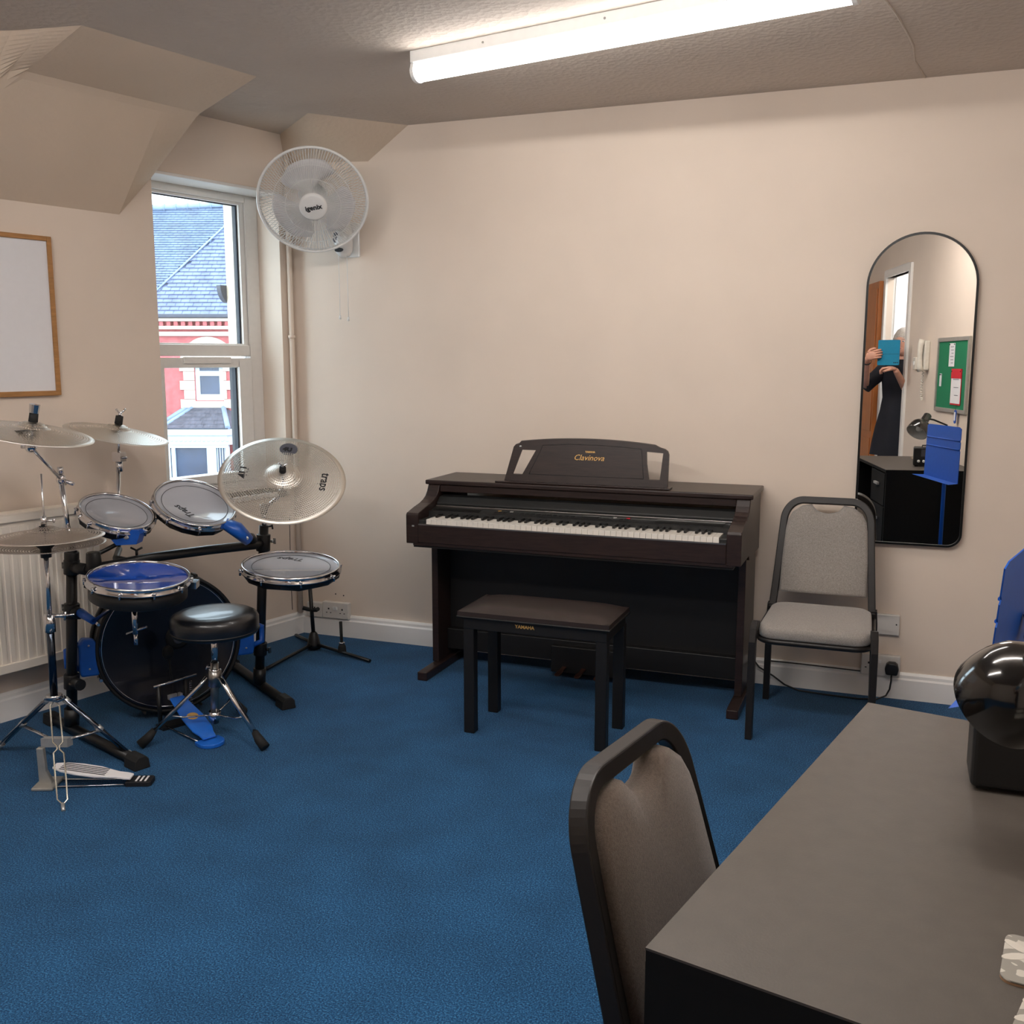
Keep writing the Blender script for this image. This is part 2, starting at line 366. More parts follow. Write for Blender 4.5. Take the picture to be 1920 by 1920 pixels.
# door frame
df = MB(); wbox(df, JS-.06, JS, NR-.02, NR+.07, 0, 2.18); wbox(df, JE, JE+.06, NR-.02, NR+.07, 0, 2.18); wbox(df, JS, JE, NR-.02, NR+.07, 2.12, 2.18)
dr = struct(df.build('door_1', 'upvc', bevel=.004))
dl = MB(); wbox(dl, JE+.07, JE+.87, NR-.055, NR-.017, .01, 2.10); dlo = dl.build('door_leaf', 'door', dr, bevel=.003)
pn = MB()
for zz in (.12, .78, 1.44):
    for s_ in (JE+.11, JE+.49): wbox(pn, s_, s_+.34, NR-.062, NR-.055, zz, zz+.6)
pn.build('door_panel', 'door', dlo, bevel=.006)
hd = MB().tube([W(JE+.80, NR-.055, 1.0), W(JE+.80, NR-.10, 1.0), W(JE+.69, NR-.105, 1.0)], .009, 10); hd.build('door_handle', 'steel', dlo)
# skirtings
spf = [(0, 0), (.018, 0), (.018, .083), (.012, .090), (.012, .102), (.006, .112), (0, .112)]
b = MB().prism(spf, lambda u, v, w: Vector((w, -u, v)), .0, 4.02); struct(b.build('baseboard_back', 'skirt'))
b = MB().prism(spf, lambda u, v, w: W(w, u, v), -.0, 5.6); struct(b.build('baseboard_left', 'skirt'))
b = MB().prism(spf, lambda u, v, w: W(w, NR-u, v), -.95, JS-.07); struct(b.build('baseboard_right', 'skirt'))

# ================================================================== WINDOW
wf = MB(); n0, n1 = -.215, -.15
wbox(wf, S0, .150, n0, n1, .745, 2.17); wbox(wf, .70, S1, n0, n1, .745, 2.17); wbox(wf, .150, .70, n0, n1, 2.135, 2.17)
wbox(wf, .150, .70, n0, n1, 1.406, 1.46); wbox(wf, .150, .70, n0, n1, .745, .80)
win = wf.build('window_1', 'upvc', bevel=.004); struct(win)
bd = MB(); wbox(bd, .150, .178, n0+.01, n1-.012, 1.46, 2.135); wbox(bd, .69, .70, n0+.01, n1-.012, 1.46, 2.135); wbox(bd, .178, .69, n0+.01, n1-.012, 2.122, 2.135); wbox(bd, .178, .69, n0+.01, n1-.012, 1.46, 1.466)
bd.build('glazing_bead', 'upvc', win, bevel=.002)
gk = MB(); wbox(gk, .178, .187, n0+.012, n1-.028, 1.466, 2.122); wbox(gk, .187, .69, n0+.02, n1-.03, 2.118, 2.122)
wbox(gk, .232, .240, n0+.012, n1-.01, .84, 1.35)
gk.build('gasket', 'gasket', win)
sa = MB(); a0, a1 = -.205, -.138
wbox(sa, .154, .232, a0, a1, .802, 1.396); wbox(sa, .66, .698, a0, a1, .802, 1.396); wbox(sa, .232, .66, a0, a1, 1.352, 1.396); wbox(sa, .232, .66, a0, a1, .802, .845)
sash = sa.build('sash', 'upvc', win, bevel=.004)
g1 = MB(); wbox(g1, .18, .70, -.186, -.182, 1.46, 2.13); g1.build('pane', 'glass', win)
g2 = MB(); wbox(g2, .232, .665, -.176, -.172, .84, 1.355); g2.build('pane', 'glass', sash)
vt = MB(); wbox(vt, .29, .56, -.139, -.125, 1.372, 1.402); vt.build('trickle_vent', 'upvc', win, bevel=.003)
rb = MB(); wbox(rb, S0, .131, T0, n0, .74, 2.17); rb.build('outer_reveal', 'upvcout', win)
cl_ = MB(); wbox(cl_, S0-.005, S1, -.15, .012, .722, .745); struct(cl_.build('trim_1', 'upvc', bevel=.004))
hd2 = MB(); wbox(hd2, S0, S1-.01, -.15, .012, 2.168, 2.182); struct(hd2.build('trim_2', 'upvc', bevel=.003))
dish = MB(); c = W(.075, -.37, 1.72); q = [c]+[c+Vector((0, 0, 0))+(ED*.052*math.cos(a)+Vector((0, 0, -.075))*math.sin(a)) for a in [i*PI/2/10 for i in range(11)]]
dm = MB().prism([(0, 0)]+[(.052*math.cos(i*PI/20), -.085*math.sin(i*PI/20)) for i in range(11)], lambda u, v, w: W(.118+u, w, 1.755+v), -.36, -.33)
single(dm, 'outdoor_bulkhead', 'gutter', 'dark quarter-round fitting fixed outside the window beside the outer reveal', 'fitting', W(.12, -.36, 1.75))

# heating pipe in the corner
pt = Thing('heating_pipe', 'thin cream painted vertical pipe in the corner beside the window', 'pipe', W(.03, .03, 0))
pt.part('pipe', MB().tube([W(.035, .022, .112), W(.035, .022, 2.36)], .013, 12), 'wall')
for z in (.6, 1.5): pt.part('pipe_clip', MB().lathe([(.013, -.008), (.018, -.008), (.018, .008), (.013, .008)], 16, W(.035, .022, z)), 'wall')
o = MB().tube([W(.072, .001, .13), W(.075, .001, .35), W(.070, .001, .62)], .0016, 5).build('trim_5', 'ink'); struct(o)
# ================================================================== CEILING LIGHTS
def batten(cx, cy, ang, label, lm='lamp'):
    L = 1.5; d = Vector((math.cos(ang), math.sin(ang), 0)); e = Vector((-d.y, d.x, 0)); c = Vector((cx, cy, H))
    T = Thing('batten_light', label, 'ceiling light', (cx, cy, H), 'fluorescent batten lights')
    f = lambda u, v, w: c+d*w+e*u+Vector((0, 0, v))
    T.part('housing', MB().prism([(-.034, 0), (.034, 0), (.034, -.040), (-.034, -.040)], f, -L/2-.005, L/2+.005), 'white', bevel=.003)
    pr = [(-.030, -.040)]+[(.036*math.cos(a), -.062+.036*math.sin(a)) for a in [PI+i*PI/10 for i in range(11)]]+[(.030, -.040)]
    T.part('diffuser', MB().prism(pr, f, -L/2+.01, L/2-.01, True), lm)
    for sg in (-1, 1):
        T.part('end_cap', MB().prism([(u*1.04, v*1.02-.001) for u, v in pr], f, sg*(L/2-.01), sg*(L/2+.004)), 'white')
    for q in (-.45, 0, .45): T.part('screw', MB().ell(f(-.035, -.02, q), (.004, .004, .004), 8, 6), 'steel')
    return T
batten(1.905, -1.115, rad(-11), 'long bright white fluorescent batten light on the ceiling nearest the piano wall')
batten(.95, -3.5, rad(-11), 'added fill batten light overhead, nearest the whiteboard wall, out of the picture', 'fill_lamp')  # added out of view for fill; lamp-shade reflections hint at more fittings
batten(2.38, -2.68, rad(-11), 'added fill batten light directly above the viewer, out of the picture', 'fill_lamp')  # second added fill, unseen and far stronger than the visible batten
# hall lamp
hm = MB(); wbox(hm, 3.6, 4.5, 4.35, 4.55, 2.40, 2.448)
M_['halllamp'] = emit('hall_light', (255, 252, 246), HALL_W)
single(hm, 'hall_ceiling_light', 'halllamp', 'bright rectangular light in the hall beyond the doorway', 'ceiling light', W(3.55, 4.5, 2.42))

# ================================================================== WHITEBOARD
T = Thing('whiteboard', 'wall whiteboard with thin wooden frame over the radiator', 'whiteboard', W(1.7, 0, 1.55))
b = MB(); wbox(b, 1.27, 2.45, .003, .010, 1.27, 1.85); T.part('board', b, 'board')
b = MB(); wbox(b, 1.255, 1.274, .002, .018, 1.252, 1.860); wbox(b, 2.44, 2.46, .002, .018, 1.252, 1.860); wbox(b, 1.274, 2.44, .002, .018, 1.842, 1.860); wbox(b, 1.274, 2.44, .002, .018, 1.252, 1.27)
T.part('frame', b, 'oak', bevel=.002)
# ================================================================== RADIATOR
T = Thing('radiator', 'long white panel radiator under the whiteboard', 'radiator', W(1.9, .07, .2))
b = MB(); s0, s1, z0, z1, nf = 1.19, 2.75, .215, .815, .105
pts = []
wbox(b, s0, s1, .05, nf-.012, z0, z1)
wbox(b, s0, s1, .05, nf, z1-.028, z1); wbox(b, s0, s1, .05, nf, z0, z0+.035); wbox(b, s0, s0+.02, .05, nf, z0, z1)
rd = T.part('panel', b, 'radiator', bevel=.003)
s = s0+.034
k = 0
while s < s1-.03 and k < 44:
    rbm = MB().prism([(-.0115, 0), (-.0090, .0045), (.0090, .0045), (.0115, 0)], lambda u, v, w: W(s+u, nf-.0120+v, w), z0+.03, z1-.045)
    T.part('rib', rbm, 'radiator'); s += .0345; k += 1
b = MB(); wbox(b, s0, s1, .03, .10, z1, z1+.006); T.part('top_grille', b, 'radiator')
T.part('valve', MB().tube([W(1.175, .07, .26), W(1.135, .07, .26), W(1.135, .07, .02)], .008, 10), 'steel')
T.part('valve_cap', MB().lathe([(0, .06), (.016, .06), (.018, 0), (.016, -.01), (0, -.01)], 16, W(1.135, .07, .27)), 'white')
for s_ in (1.5, 2.4):
    b = MB(); wbox(b, s_, s_+.03, 0, .05, .3, .75); T.part('bracket', b, 'steel')
# ================================================================== SOCKETS
def socket_plate(T, x0, x1, z0, z1, dep=.03):
    return T.part('back_box', MB().box(x0, x1, -dep+.008, -.0, z0, z1), 'wplate', bevel=.003), T.part('face_plate', MB().box(x0, x1, -dep, -dep+.009, z0, z1), 'wplate', bevel=.003)
def pins(T, cx, cz, y, fp):
    T.part('pin_holes', MB().box(cx-.004, cx+.004, y-.0008, y, cz+.008, cz+.016).box(cx-.015, cx-.008, y-.0008, y, cz-.010, cz-.006).box(cx+.008, cx+.015, y-.0008, y, cz-.010, cz-.006), 'ink', fp)
T = Thing('double_socket', 'white double wall socket low in the corner behind the small tripod', 'socket', (.2, 0, .14))
bb, fp = socket_plate(T, .135, .285, .095, .178)
pins(T, .172, .132, -.0302, fp); pins(T, .250, .132, -.0302, fp)
for x in (.203, .217): T.part('switch', MB().box(x-.005, x+.005, -.035, -.030, .140, .156), 'white', fp)
T = Thing('cable_outlet', 'small white outlet box beside the double wall socket in the corner', 'socket', (.09, 0, .14))
bb, fp = socket_plate(T, .045, .133, .093, .168); pins(T, .09, .13, -.0302, fp)
T = Thing('blank_plate', 'blank white rectangular cover plate behind the grey chair', 'wall plate', (2.78, 0, .31))
T.part('cover', MB().box(2.705, 2.862, -.02, -.0, .268, .355), 'wplate', bevel=.004); T.part('screw', MB().lathe([(0, .002), (.003, .002), (.003, 0)], 10, (2.85, -.02, .315), (0, -1, 0)), 'ink')
T = Thing('double_socket', 'white double wall socket with black plug beside the chair leg', 'socket', (2.8, 0, .14))
bb, fp = socket_plate(T, 2.723, 2.873, .095, .183); pins(T, 2.752, .135, -.0302, fp)
T.part('switch', MB().box(2.79, 2.80, -.035, -.030, .150, .165), 'white', fp)
pg = Thing('plug_with_cable', 'black three-pin plug with cable trailing to the floor', 'plug', (2.842, -.03, .13))
pg.part('plug', MB().prism([(-.022, -.024), (.022, -.024), (.027, .0), (.022, .020), (.012, .028), (-.012, .028), (-.022, .020), (-.027, 0)], lambda u, v, w: Vector((2.842+u, -.031-w, .135+v)), 0, .036), 'black', bevel=.006)
pg.part('cable', MB().tube([(2.842, -.05, .115), (2.842, -.052, .085), (2.838, -.055, .05), (2.825, -.06, .022), (2.79, -.075, .008), (2.72, -.09, .006), (2.6, -.085, .006), (2.48, -.07, .006), (2.42, -.055, .02), (2.37, -.045, .05), (2.31, -.04, .08), (2.29, -.03, .10)], .0035, 8), 'black')
single(MB().tube([(2.33, -.0205, .108), (2.5, -.0205, .108), (2.72, -.0205, .104)], .0025, 6), 'telephone_wire', 'ink', 'thin dark wire running along the skirting top behind the chair', 'wire', (2.5, -.02, .106))
fx = Thing('wall_anchor_pair', 'pair of tiny dark screw holes above the corner socket', 'screw hole', (.22, 0, .215))
for x in (.197, .243): fx.part('screw_hole', MB().lathe([(0, .0012), (.0035, .0012), (.0035, 0)], 10, (x, 0, .215-(x-.197)*.1), (0, -1, 0)), 'ink')

# ================================================================== MIRROR
MC = Vector((2.868, -.012, 1.265)); mw, mz0, mz1, mr = .203, .650, 1.878, .203
rotm = Matrix.Rotation(.004, 4, 'Z') @ Matrix.Rotation(-.003, 4, 'X')
mm = Matrix.Translation(MC) @ rotm
def mloop(inset):
    w = mw-inset; r = mr-inset; rb_ = .055-inset
    p = arc((0, mz1-MC.z-mr), r, 0, PI, 36)
    p += arc((-w+rb_, mz0-MC.z+inset+rb_), rb_, PI, 1.5*PI, 8)
    p += arc((w-rb_, mz0-MC.z+inset+rb_), rb_, 1.5*PI, 2*PI, 8)
    return p
T = Thing('arched_mirror', 'tall arched wall mirror with thin black metal frame', 'mirror', MC, mtx=mm)
inn, out = mloop(.0085), mloop(0)
b = MB(); n = len(out)
def MP(p, y): return mm @ Vector((p[0], y, p[1]))
v = [MP(p, -.016) for p in out]+[MP(p, -.016) for p in inn]+[MP(p, .006) for p in out]+[MP(p, -.006) for p in inn]
b.add(v, [(i, (i+1) % n, n+(i+1) % n, n+i) for i in range(n)]+[(i, 2*n+i, 2*n+(i+1) % n, (i+1) % n) for i in range(n)]+[(n+i, n+(i+1) % n, 3*n+(i+1) % n, 3*n+i) for i in range(n)])
T.part('frame', b, 'mblack')
b = MB(); b.add([MP(p, -.010) for p in inn], [tuple(range(n))]); T.part('mirror_glass', b, 'mirror')
b = MB().box(-.1, .1, .0, .011, -.3, .4, lambda x, y, z: mm @ Vector((x, y, z))); T.part('backing', b, 'black')

# ================================================================== PIANO
XL, XR_ = .887, 2.288
P = Thing('digital_piano', 'dark rosewood digital piano with music rest against the back wall', 'piano', (1.5875, -.25, 0))
armp = [(-.560, .620), (-.560, .742), (-.553, .750), (-.485, .766), (-.43, .776), (-.395, .787), (-.37, .800), (-.352, .820), (-.342, .838), (-.335, .850), (-.03, .850), (-.03, .60), (-.32, .60), (-.34, .620)]
for x0, x1 in ((XL, XL+.056), (XR_-.056, XR_)):
    P.part('side_arm', MB().prism(armp, lambda u, v, w: Vector((w, u, v)), x0, x1), 'rosewood', bevel=.003)
P.part('lid', MB().box(XL-.012, XR_+.010, -.345, -.016, .846, .866), 'rosewood', bevel=.005, seg=3)
P.part('fascia', MB().box(XL+.056, XR_-.056, -.335, -.30, .815, .846), 'rosewood', bevel=.003)
P.part('key_cover', MB().prism([(-.30, .80), (-.345, .796), (-.375, .772), (-.375, .764), (-.30, .770)], lambda u, v, w: Vector((w, u, v)), XL+.058, XR_-.058), 'pblack', bevel=.002)
P.part('cover_edge', MB().box(XL+.06, XR_-.062, -.388, -.373, .757, .763), 'steel', bevel=.001)
P.part('control_panel', MB().prism([(-.30, .775), (-.375, .758), (-.452, .745), (-.455, .70), (-.30, .70)], lambda u, v, w: Vector((w, u, v)), XL+.056, XR_-.056), 'pblack')
cp = MB()
def onpanel(x, t, h=.0008):   # t 0 back .. 1 front
    return Vector((x, -.375-.075*t, .758-.0125*t+h))
def pbox(mb, x0, x1, t0, t1, h=.002): mb.add([onpanel(x0, t0, h), onpanel(x1, t0, h), onpanel(x1, t1, h), onpanel(x0, t1, h), onpanel(x0, t0, -.001), onpanel(x1, t0, -.001), onpanel(x1, t1, -.001), onpanel(x0, t1, -.001)], [(0, 1, 2, 3), (0, 1, 5, 4), (1, 2, 6, 5), (2, 3, 7, 6), (3, 0, 4, 7)])
b = MB(); pbox(b, 1.62, 1.69, .25, .6, .001); P.part('display', b, 'bkey')
for x in [1.235, 1.255, 1.275]+[1.35+.025*i for i in range(5)]+[1.47+.026*i for i in range(5)]+[1.78, 1.80]:
    b = MB(); pbox(b, x, x+.014, .45, .62); P.part('button', b, 'black')
for x, c in ((1.30, 'silver'), (1.75, 'silver'), (1.805, 'red'), (1.245, 'gold')):
    b = MB(); pbox(b, x, x+.014, .3, .42); P.part('button', b, c)
for x0, x1 in ((.96, 1.17), (1.93, 2.2)):
    b = MB(); pbox(b, x0, x1, .15, .85, .0015); P.part('speaker_grille', b, 'bkey')
KX = .9815; KW = 1.222/52
P.part('key_bed', MB().box(XL+.056, XR_-.056, -.545, -.32, .66, .704), 'pblack')
for x0, x1 in ((XL+.056, KX-.001), (KX+1.223, XR_-.056)): P.part('key_block', MB().box(x0, x1, -.552, -.40, .70, .722), 'pblack', bevel=.002)
P.part('key_slip', MB().box(XL+.056, XR_-.056, -.560, -.548, .625, .705), 'rosewood', bevel=.003)
P.part('key_strip', MB().box(XL+.058, XR_-.058, -.562, -.545, .701, .7065), 'steel', label='thin metallic strip in front of the keys')
P.part('front_rail', MB().box(XL+.03, XR_-.03, -.557, -.40, .612, .635), 'rosewood', bevel=.002)
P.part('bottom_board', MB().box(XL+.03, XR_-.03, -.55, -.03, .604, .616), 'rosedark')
wk = MB().box(.0005, KW-.0005, -.5589, -.44, .706, .7272).build('white_key', 'wkey', P.o, inv=P.inv, bevel=.0008)
ks = [wk]
wk.location.x += KX
for i in range(1, 52):
    c = wk.copy(); COL.objects.link(c); c.location.x = wk.location.x+i*KW
bk = MB().box(-.0055, .0055, -.508, -.44, .727, .7385).build('black_key', 'bkey', P.o, inv=P.inv, bevel=.0015)
first = True
for i in range(51):
    nm = 'ABCDEFG'[i % 7]
    if nm in 'ACDFG':
        off = {'A': 0, 'C': -.0015, 'D': .0015, 'F': -.002, 'G': 0}[nm]
        x = KX+(i+1)*KW+off
        if first: bk.location.x += x; first = False; bx0 = bk.location.x-x
        else:
            c = bk.copy(); COL.objects.link(c); c.location.x = bx0+x
P.part('power_button', MB().box(.916, .926, -.5625, -.5595, .693, .699), 'silver')
for x0, x1 in ((XL+.010, XL+.040), (XR_-.040, XR_-.010)):
    P.part('side_panel', MB().box(x0, x1, -.335, -.045, .038, .606), 'rosewood', bevel=.002)
for x0, x1 in ((.903, .950), (2.243, 2.290)):
    P.part('foot', MB().box(x0, x1, -.507, -.04, 0, .038), 'rosewood', bevel=.004)
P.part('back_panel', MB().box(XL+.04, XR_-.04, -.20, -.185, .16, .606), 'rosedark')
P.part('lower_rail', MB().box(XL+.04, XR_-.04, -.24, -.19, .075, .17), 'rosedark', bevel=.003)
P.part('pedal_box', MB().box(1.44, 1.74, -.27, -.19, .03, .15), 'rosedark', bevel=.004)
for x in (1.503, 1.591, 1.676):
    P.part('pedal', MB().prism([(-.010, 0), (-.009, -.07), (-.014, -.10), (-.011, -.125), (0, -.130), (.011, -.125), (.014, -.10), (.009, -.07), (.010, 0)], lambda u, v, w: Vector((x+u, -.25+v, w+.055+v*.06)), 0, .006), 'brass', bevel=.001)
# music rest: leaning board with two cut-outs
def RS(u, v, w):   # u along x, v up the rest, w thickness
    return Vector((u, -.292+v*.17-w*.98, .868+v*.985-w*.17))
def topz(x):
    t = (x-1.592)/.36; return .197-.026*t*t*1.0
outl = [(1.232, 0), (1.268, .155), (1.276, .165), (1.292, .170)]+[(1.30+i*(1.885-1.30)/16, topz(1.30+i*(1.885-1.30)/16)) for i in range(17)]+[(1.905, .170), (1.928, .163), (1.94, .155), (1.946, .14), (1.948, 0)]
hL = [(1.274, .035), (1.311, .035), (1.368, .140), (1.330, .140), (1.302, .138)]
hL = [(1.270, .036), (1.314, .036), (1.370, .143), (1.306, .143)]
hR = [(1.868, .036), (1.914, .036), (1.922, .148), (1.852, .152), (1.856, .10)]
from mathutils.geometry import tessellate_polygon
def holed(mb, loops, fn, w0, w1):
    allp = [p for lp in loops for p in lp]; n = len(allp)
    tri = tessellate_polygon([[Vector((p[0], p[1], 0)) for p in lp] for lp in loops])
    v = [fn(p[0], p[1], w0) for p in allp]+[fn(p[0], p[1], w1) for p in allp]
    f = [tuple(t) for t in tri]+[tuple(i+n for i in t[::-1]) for t in tri]; o = 0
    for lp in loops:
        k = len(lp)
        for i in range(k): a, b_ = o+i, o+(i+1) % k; f.append((a, b_, b_+n, a+n))
        o += k
    return mb.add(v, f)
rest = P.part('music_rest', holed(MB(), [outl, hL, hR], RS, 0, .012), 'rosewood')
inner = [(1.345, .040), (1.395, .150)]+[(1.40+i*(1.83-1.40)/10, topz(1.40+i*.043)-.024) for i in range(11)]+[(1.832, .152), (1.846, .040)]
b = MB()
for i in range(len(inner)):
    a, c = inner[i], inner[(i+1) % len(inner)]
    b.tube([RS(a[0], a[1], .0122), RS(c[0], c[1], .0122)], .0009, 5)
P.part('inlay_groove', b, 'ink', rest)
P.part('rest_ledge', MB().box(1.20, 1.96, -.330, -.262, .866, .874), 'rosewood', bevel=.003)
fr = frame(RS(1.607, .118, .0125), (1, 0, 0), (0, .17, .985))
P.text('Clavinova', .034, 'gold', fr, parent=rest, shear=.35)
P.text('YAMAHA', .0105, 'gold', frame(RS(1.612, .143, .0125), (1, 0, 0), (0, .17, .985)), parent=rest, bold=.0004)
P.part('rest_clip', MB().ell(RS(1.300, .158, .013), (.006, .003, .004), 8, 6), 'silver', rest)

# ================================================================== PIANO STOOL
T = Thing('piano_stool', 'dark piano stool with padded brown-black seat in front of the piano', 'stool', (1.617, -.88, 0))
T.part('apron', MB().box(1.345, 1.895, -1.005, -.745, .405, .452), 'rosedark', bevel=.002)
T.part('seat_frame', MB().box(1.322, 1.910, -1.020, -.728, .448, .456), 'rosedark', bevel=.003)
cu = MB(); nx, ny = 20, 10; vv = []
for j in range(ny+1):
    for i in range(nx+1):
        u, w = i/nx*2-1, j/ny*2-1; hgt = .030*(1-abs(u)**6)*(1-abs(w)**5)
        vv.append((1.62+u*.286, -.874+w*.143, .456+.014+hgt*.75+.002))
cu.add(vv, [(j*(nx+1)+i, j*(nx+1)+i+1, (j+1)*(nx+1)+i+1, (j+1)*(nx+1)+i) for j in range(ny) for i in range(nx)], True)
cu.box(1.326, 1.906, -1.017, -.731, .456, .472)
T.part('cushion', cu, 'vinyl', bevel=.002)
for x, y in ((1.343, -1.003), (1.343, -.765), (1.853, -1.003), (1.853, -.765)):
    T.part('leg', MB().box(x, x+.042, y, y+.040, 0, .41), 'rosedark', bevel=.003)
T.text('YAMAHA', .018, 'gold', frame((1.587, -1.0056, .432), (1, 0, 0), (0, 0, 1)), bold=.0004)

# ================================================================== CHAIRS
def rrect(w, h, r, n=5):
    p = []
    for cx, cy, a in ((w-r, h-r, 0), (-w+r, h-r, PI/2), (-w+r, -h+r, PI), (w-r, -h+r, 1.5*PI)): p += arc((cx, cy), r, a, a+PI/2, n)
    return p
def make_chair(label, fab, loc, rz, inner_w=.172):
    mtx = Matrix.Translation(Vector(loc)) @ Matrix.Rotation(rz, 4, 'Z')
    T = Thing('banquet_chair', label, 'chair', loc, 'banquet chairs', mtx)
    g = lambda x, y, z: mtx @ Vector((x, y, z))
    # back frame: rounded arch leaning back
    def yb(z): return .205+(z-.42)*.27
    path = []; 
    pr = [(-.190, .40), (-.183, .50), (-.175, .62), (-.168, .73)]
    pr += [(-.167+.075-.075*math.cos(a), .742+.085*math.sin(a)) for a in [i*PI/2/14 for i in range(1, 15)]]
    pr = pr+[(-x, z) for x, z in pr[::-1]]
    b = MB().tube([g(x, yb(z), z) for x, z in pr], .0215, 4, True, (1.0, .92), False)
    T.part('back_frame', b, 'cframe', bevel=.003)
    # back pad with scooped hand hole
    ol = [(-.176, .468), (.176, .468), (.172, .60), (.164, .72), (.158, .750), (.140, .780), (.105, .804), (.066, .811)]
    ol += [(.060*math.cos(a), .811-.034*math.sin(a)) for a in [i*PI/8 for i in range(1, 8)]]
    ol += [(-.066, .811), (-.105, .804), (-.140, .780), (-.158, .750), (-.164, .72), (-.172, .60)]
    n = len(ol); cx, cz = 0, .64; b = MB()
    rings = [(1, -.008), (.995, -.020), (.93, -.027), (.6, -.030)]
    vs = []
    ol = [(x*.955, z) for x, z in ol]
    for k, d in rings:
        for x, z in ol: X, Z = cx+(x-cx)*k, cz+(z-cz)*k; vs.append(g(X, yb(Z)+d, Z))
    for k, d in rings[:3]:
        for x, z in ol: X, Z = cx+(x-cx)*k, cz+(z-cz)*k; vs.append(g(X, yb(Z)-d-.006, Z))
    m = len(rings); f = []
    for r in range(m-1): f += [(r*n+i, r*n+(i+1) % n, (r+1)*n+(i+1) % n, (r+1)*n+i) for i in range(n)]
    f.append(tuple(range((m-1)*n, m*n)))
    f += [(i, m*n+i, m*n+(i+1) % n, (i+1) % n) for i in range(n)]
    for r in range(2): o_ = (m+r)*n; f += [(o_+i, o_+n+i, o_+n+(i+1) % n, o_+(i+1) % n) for i in range(n)]
    f.append(tuple(range((m+2)*n, (m+3)*n))[::-1])
    b.add(vs, f, True); T.part('backrest', b, fab)
    # seat cushion
    rr = rrect(.198, .215, .06, 6); b = MB(); n = len(rr); vs = []
    for k, z in ((.96, .378), (1.0, .386), (1.0, .408), (.985, .419), (.93, .427), (.7, .432), (.3, .434)):
        for x, y in rr: vs.append(g(x*k*(1.0 if y < 0 else .96), y*k-.005, z))
    f = [tuple(range(n))[::-1]]
    for r in range(6): f += [(r*n+i, r*n+(i+1) % n, (r+1)*n+(i+1) % n, (r+1)*n+i) for i in range(n)]
    f.append(tuple(range(6*n, 7*n))); b.add(vs, f, True); T.part('seat', b, fab)
    b = MB(); rr2 = [g(x*.985, y*.97-.005, .370) for x, y in rr]; b.tube(rr2+[rr2[0]], .011, 6); T.part('seat_frame', b, 'cframe')
    for sx in (-1, 1):
        T.part('leg', MB().tube([g(sx*.205, -.17, .42), g(sx*.2075, -.205, .428), g(sx*.209, -.226, .412), g(sx*.210, -.236, .37), g(sx*.211, -.243, .0)], .0195, 4, True, (1, .9), False), 'cframe', bevel=.002)
        T.part('leg', MB().tube([g(sx*.196, .200, .42), g(sx*.200, .205, .36), g(sx*.206, .238, 0)], .0195, 4, True, (1, .9), False), 'cframe', bevel=.002)
        T.part('side_rail', MB().tube([g(sx*.203, -.19, .385), g(sx*.198, .20, .385)], .010, 6), 'cframe')
    return T
make_chair('grey fabric banquet chair with dark tube frame beside the piano', 'fabric', (2.566, -.440, 0), 0)
make_chair('grey fabric banquet chair, shade put in its colour, tucked under the black desk', 'fabric_shaded', tuple(W(2.25, 3.412, 0)), rad(79))

# ================================================================== DESK
TD = rad(12.5); Ed = Vector((-math.sin(TD), -math.cos(TD), 0)); Nd = Vector((math.cos(TD), -math.sin(TD), 0)); K0 = Vector((2.781, -2.307, 0))
def D(a, b, z): return K0+Ed*a+Nd*b+Vector((0, 0, z))
T = Thing('desk', 'black desk with brown-black top in the right foreground', 'desk', D(.49, .3, 0))
def dbox(mb, a0, a1, b0, b1, z0, z1): return mb.box(a0, a1, b0, b1, z0, z1, D)
DL = .988; DW = .545
T.part('desk_top', dbox(MB(), 0, DL, 0, DW, .727, .730), 'desktop')
T.part('top_board', dbox(MB(), .0005, DL-.0005, .0005, DW-.0005, .710, .727), 'deskside')
T.part('end_panel', dbox(MB(), DL-.020, DL-.001, .0, DW, 0, .712), 'deskside')
T.part('end_panel', dbox(MB(), .001, .019, .004, DW, 0, .712), 'deskside')
T.part('back_panel', dbox(MB(), .02, DL-.02, DW-.02, DW-.004, .25, .712), 'deskside')
T.part('partition', dbox(MB(), .40, .418, .004, DW-.02, 0.02, .712), 'deskside')
for k, (z0, z1) in enumerate(((.50, .70), (.27, .49), (.03, .26))):
    d = T.part('drawer', dbox(MB(), .022, .398, -.001, .016, z0, z1), 'deskside', bevel=.002)
    T.part('handle', dbox(MB(), .15, .25, -.018, -.004, (z0+z1)/2+.02, (z0+z1)/2+.035), 'silver', d)
T.part('plinth', dbox(MB(), .02, .40, .03, DW-.03, 0, .03), 'deskside')

# ================================================================== RADIO
T = Thing('radio', 'black box radio with two white knobs on the desk under the lamp', 'radio', (3.05, -2.62, .73))
T.part('body', MB().box(2.940, 3.155, -2.678, -2.585, .736, .852), 'black', bevel=.008, seg=3)
for x in (2.96, 3.13): T.part('foot', MB().box(x-.01, x+.01, -2.665, -2.60, .730, .738), 'rubber')
T.part('dial', MB().box(2.985, 3.035, -2.5855, -2.5835, .795, .84), 'dial')
for x in (2.972, 3.002): T.part('knob', MB().lathe([(0, .012), (.008, .012), (.009, 0)], 16, (x, -2.5855, .765), (0, 1, 0)), 'white')
T.part('carry_handle', MB().tube([(2.99, -2.63, .852), (2.99, -2.63, .863), (3.10, -2.63, .863), (3.10, -2.63, .852)], .004, 8), 'black')
T.part('speaker_grille', MB().box(3.045, 3.14, -2.5855, -2.5838, .75, .84), 'rubber')
